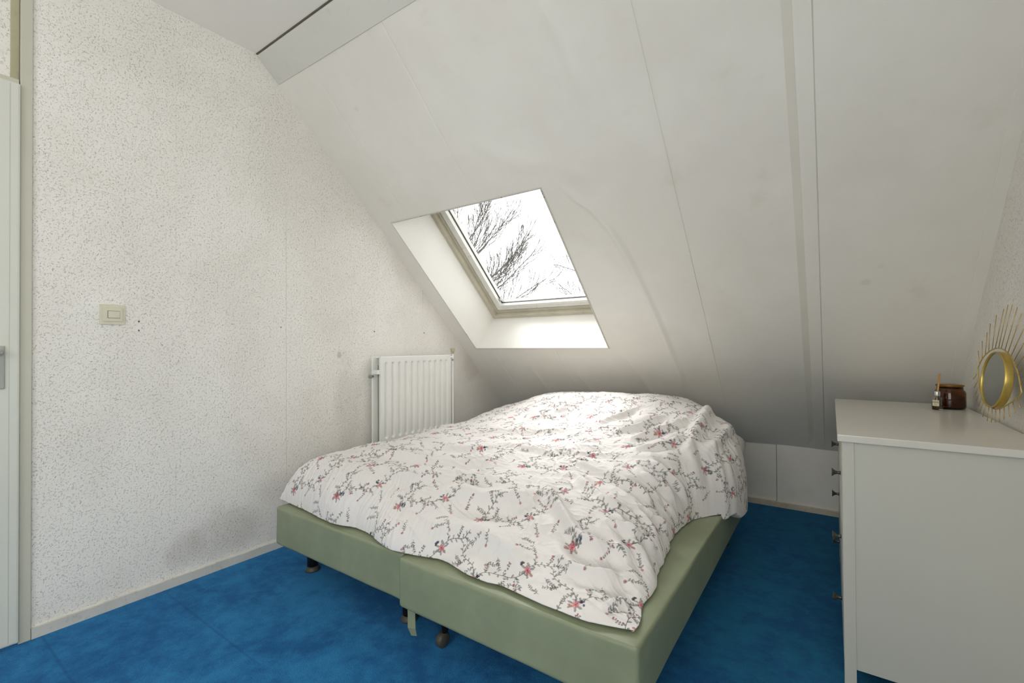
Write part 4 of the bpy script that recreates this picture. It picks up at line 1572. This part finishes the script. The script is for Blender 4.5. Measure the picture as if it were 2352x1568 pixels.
def tree(name, base, limbs, label, trunk_top, r0):
    root = tag(empty(name, base), label, 'tree', 'bare trees beyond the skylight')
    B = Vector(base)
    tt_ = Vector(trunk_top)
    tube('trunk', [Vector((0, 0, 0)), (tt_ - B) * .35 + Vector((.15, .1, 0)), (tt_ - B) * .7, tt_ - B], [r0, r0 * .8, r0 * .62, r0 * .4], 'bark', root, 12)
    for (mid, start, end, r) in limbs:
        bm = bmesh.new()
        s, m_, e = [Vector(q) - B for q in (start, mid, end)]
        # connector from the trunk to where the limb comes into view
        f0 = tt_ - B - (tt_ - B) * rt.uniform(0.0, .10)
        pts = [f0, f0.lerp(s, .5) + Vector((0, 0, -.15)), s]
        add_tube(bm, pts, [r * 2.0, r * 1.6, r * 1.25], 6)
        n = 14
        prev = None
        P_, R_ = [], []
        for i in range(n + 1):
            t = i / n
            P_.append(s * (1 - t) ** 2 + m_ * 2 * t * (1 - t) + e * t * t + Vector((rt.uniform(-1, 1), rt.uniform(-1, 1), rt.uniform(-1, 1))) * .012)
            R_.append(max(.010, r * (1.2 - t)))
        add_tube(bm, P_, R_, 5)
        for i in range(1, n):
            d = (P_[i + 1] - P_[i - 1]).normalized()
            for sd in (-1, 1):
                if rt.random() < .85:
                    perp = Vector((-d.z, rt.uniform(-.5, .5), d.x)).normalized() * sd
                    grow(bm, P_[i].copy(), (d + perp * rt.uniform(.5, .95)).normalized(), rt.uniform(.35, .95) * (1 - .4 * i / n), max(.0065, R_[i] * .5), 2, .5, .6)
        grow(bm, P_[-1].copy(), P_[-1] - P_[-2], .35, .006, 1, .5, .6)
        from_bm('branch', bm, 'bark', root)
    return root


def at10(px, py, dy=0.0):
    v = CF + CR * ((px - 1176) / 1053.9) - CU * ((py - 784) / 1053.9)
    t = (10.0 + dy) / v.y
    return Vector((2.5263, 0, 1.11)) + v * t


# limb positions are real points about ten metres out, worked out once from the photo's directions
LT_ = [((-5.35, 9.7, 4.35), (-6.05, 9.8, 3.3), (-4.95, 9.6, 5.15), .020),
       ((-5.55, 10.2, 4.3), (-6.0, 10.0, 3.4), (-5.45, 10.3, 5.4), .020),
       ((-5.0, 10.0, 4.0), (-6.0, 10.0, 3.5), (-4.45, 10.1, 4.75), .017),
       ((-5.8, 9.5, 4.6), (-6.3, 9.7, 3.6), (-5.8, 9.4, 5.6), .018),
       ((-4.6, 9.9, 3.05), (-5.6, 9.9, 2.7), (-3.75, 9.9, 4.05), .022),
       ((-4.6, 10.3, 3.3), (-5.6, 10.2, 2.9), (-4.15, 10.3, 4.1), .018),
       ((-4.3, 9.7, 2.75), (-5.4, 9.8, 2.3), (-3.45, 9.6, 3.45), .020),
       ((-4.4, 10.4, 2.5), (-5.2, 10.2, 2.0), (-3.6, 10.4, 2.85), .014),
       ((-5.2, 9.6, 3.7), (-5.9, 9.7, 3.2), (-4.6, 9.5, 4.2), .014),
       ((-4.9, 10.1, 2.9), (-5.6, 10.0, 2.5), (-4.3, 10.1, 3.6), .014),
       ((-4.8, 9.6, 4.7), (-5.9, 9.8, 3.9), (-4.5, 9.5, 5.3), .015)]
tree('bare_tree', (-8.2, 10.2, -5.5), [(Vector(m_), Vector(s), Vector(e), r) for (m_, s, e, r) in LT_],
     'leafless tree with a dense fan of upswept twigs, left half of the skylight view', (-7.2, 10.1, 1.2), .20)
RT_ = [((-4.1, 13.3, 3.6), (-2.7, 13.2, 2.5), (-5.05, 13.4, 3.8), .020),
       ((-3.7, 13.7, 3.2), (-2.8, 13.5, 2.1), (-4.1, 13.7, 4.1), .016),
       ((-4.1, 13.2, 2.65), (-3.3, 13.3, 1.9), (-4.75, 13.1, 3.1), .014),
       ((-3.2, 13.2, 4.3), (-2.3, 13.2, 3.2), (-3.7, 13.2, 4.95), .012)]
tree('bare_tree', (-1.5, 13.9, -5.5), [(Vector(m_), Vector(s), Vector(e), r) for (m_, s, e, r) in RT_],
     'thinner leafless tree with a few crooked branches, right edge of the skylight view', (-1.9, 13.6, 0.8), .18)
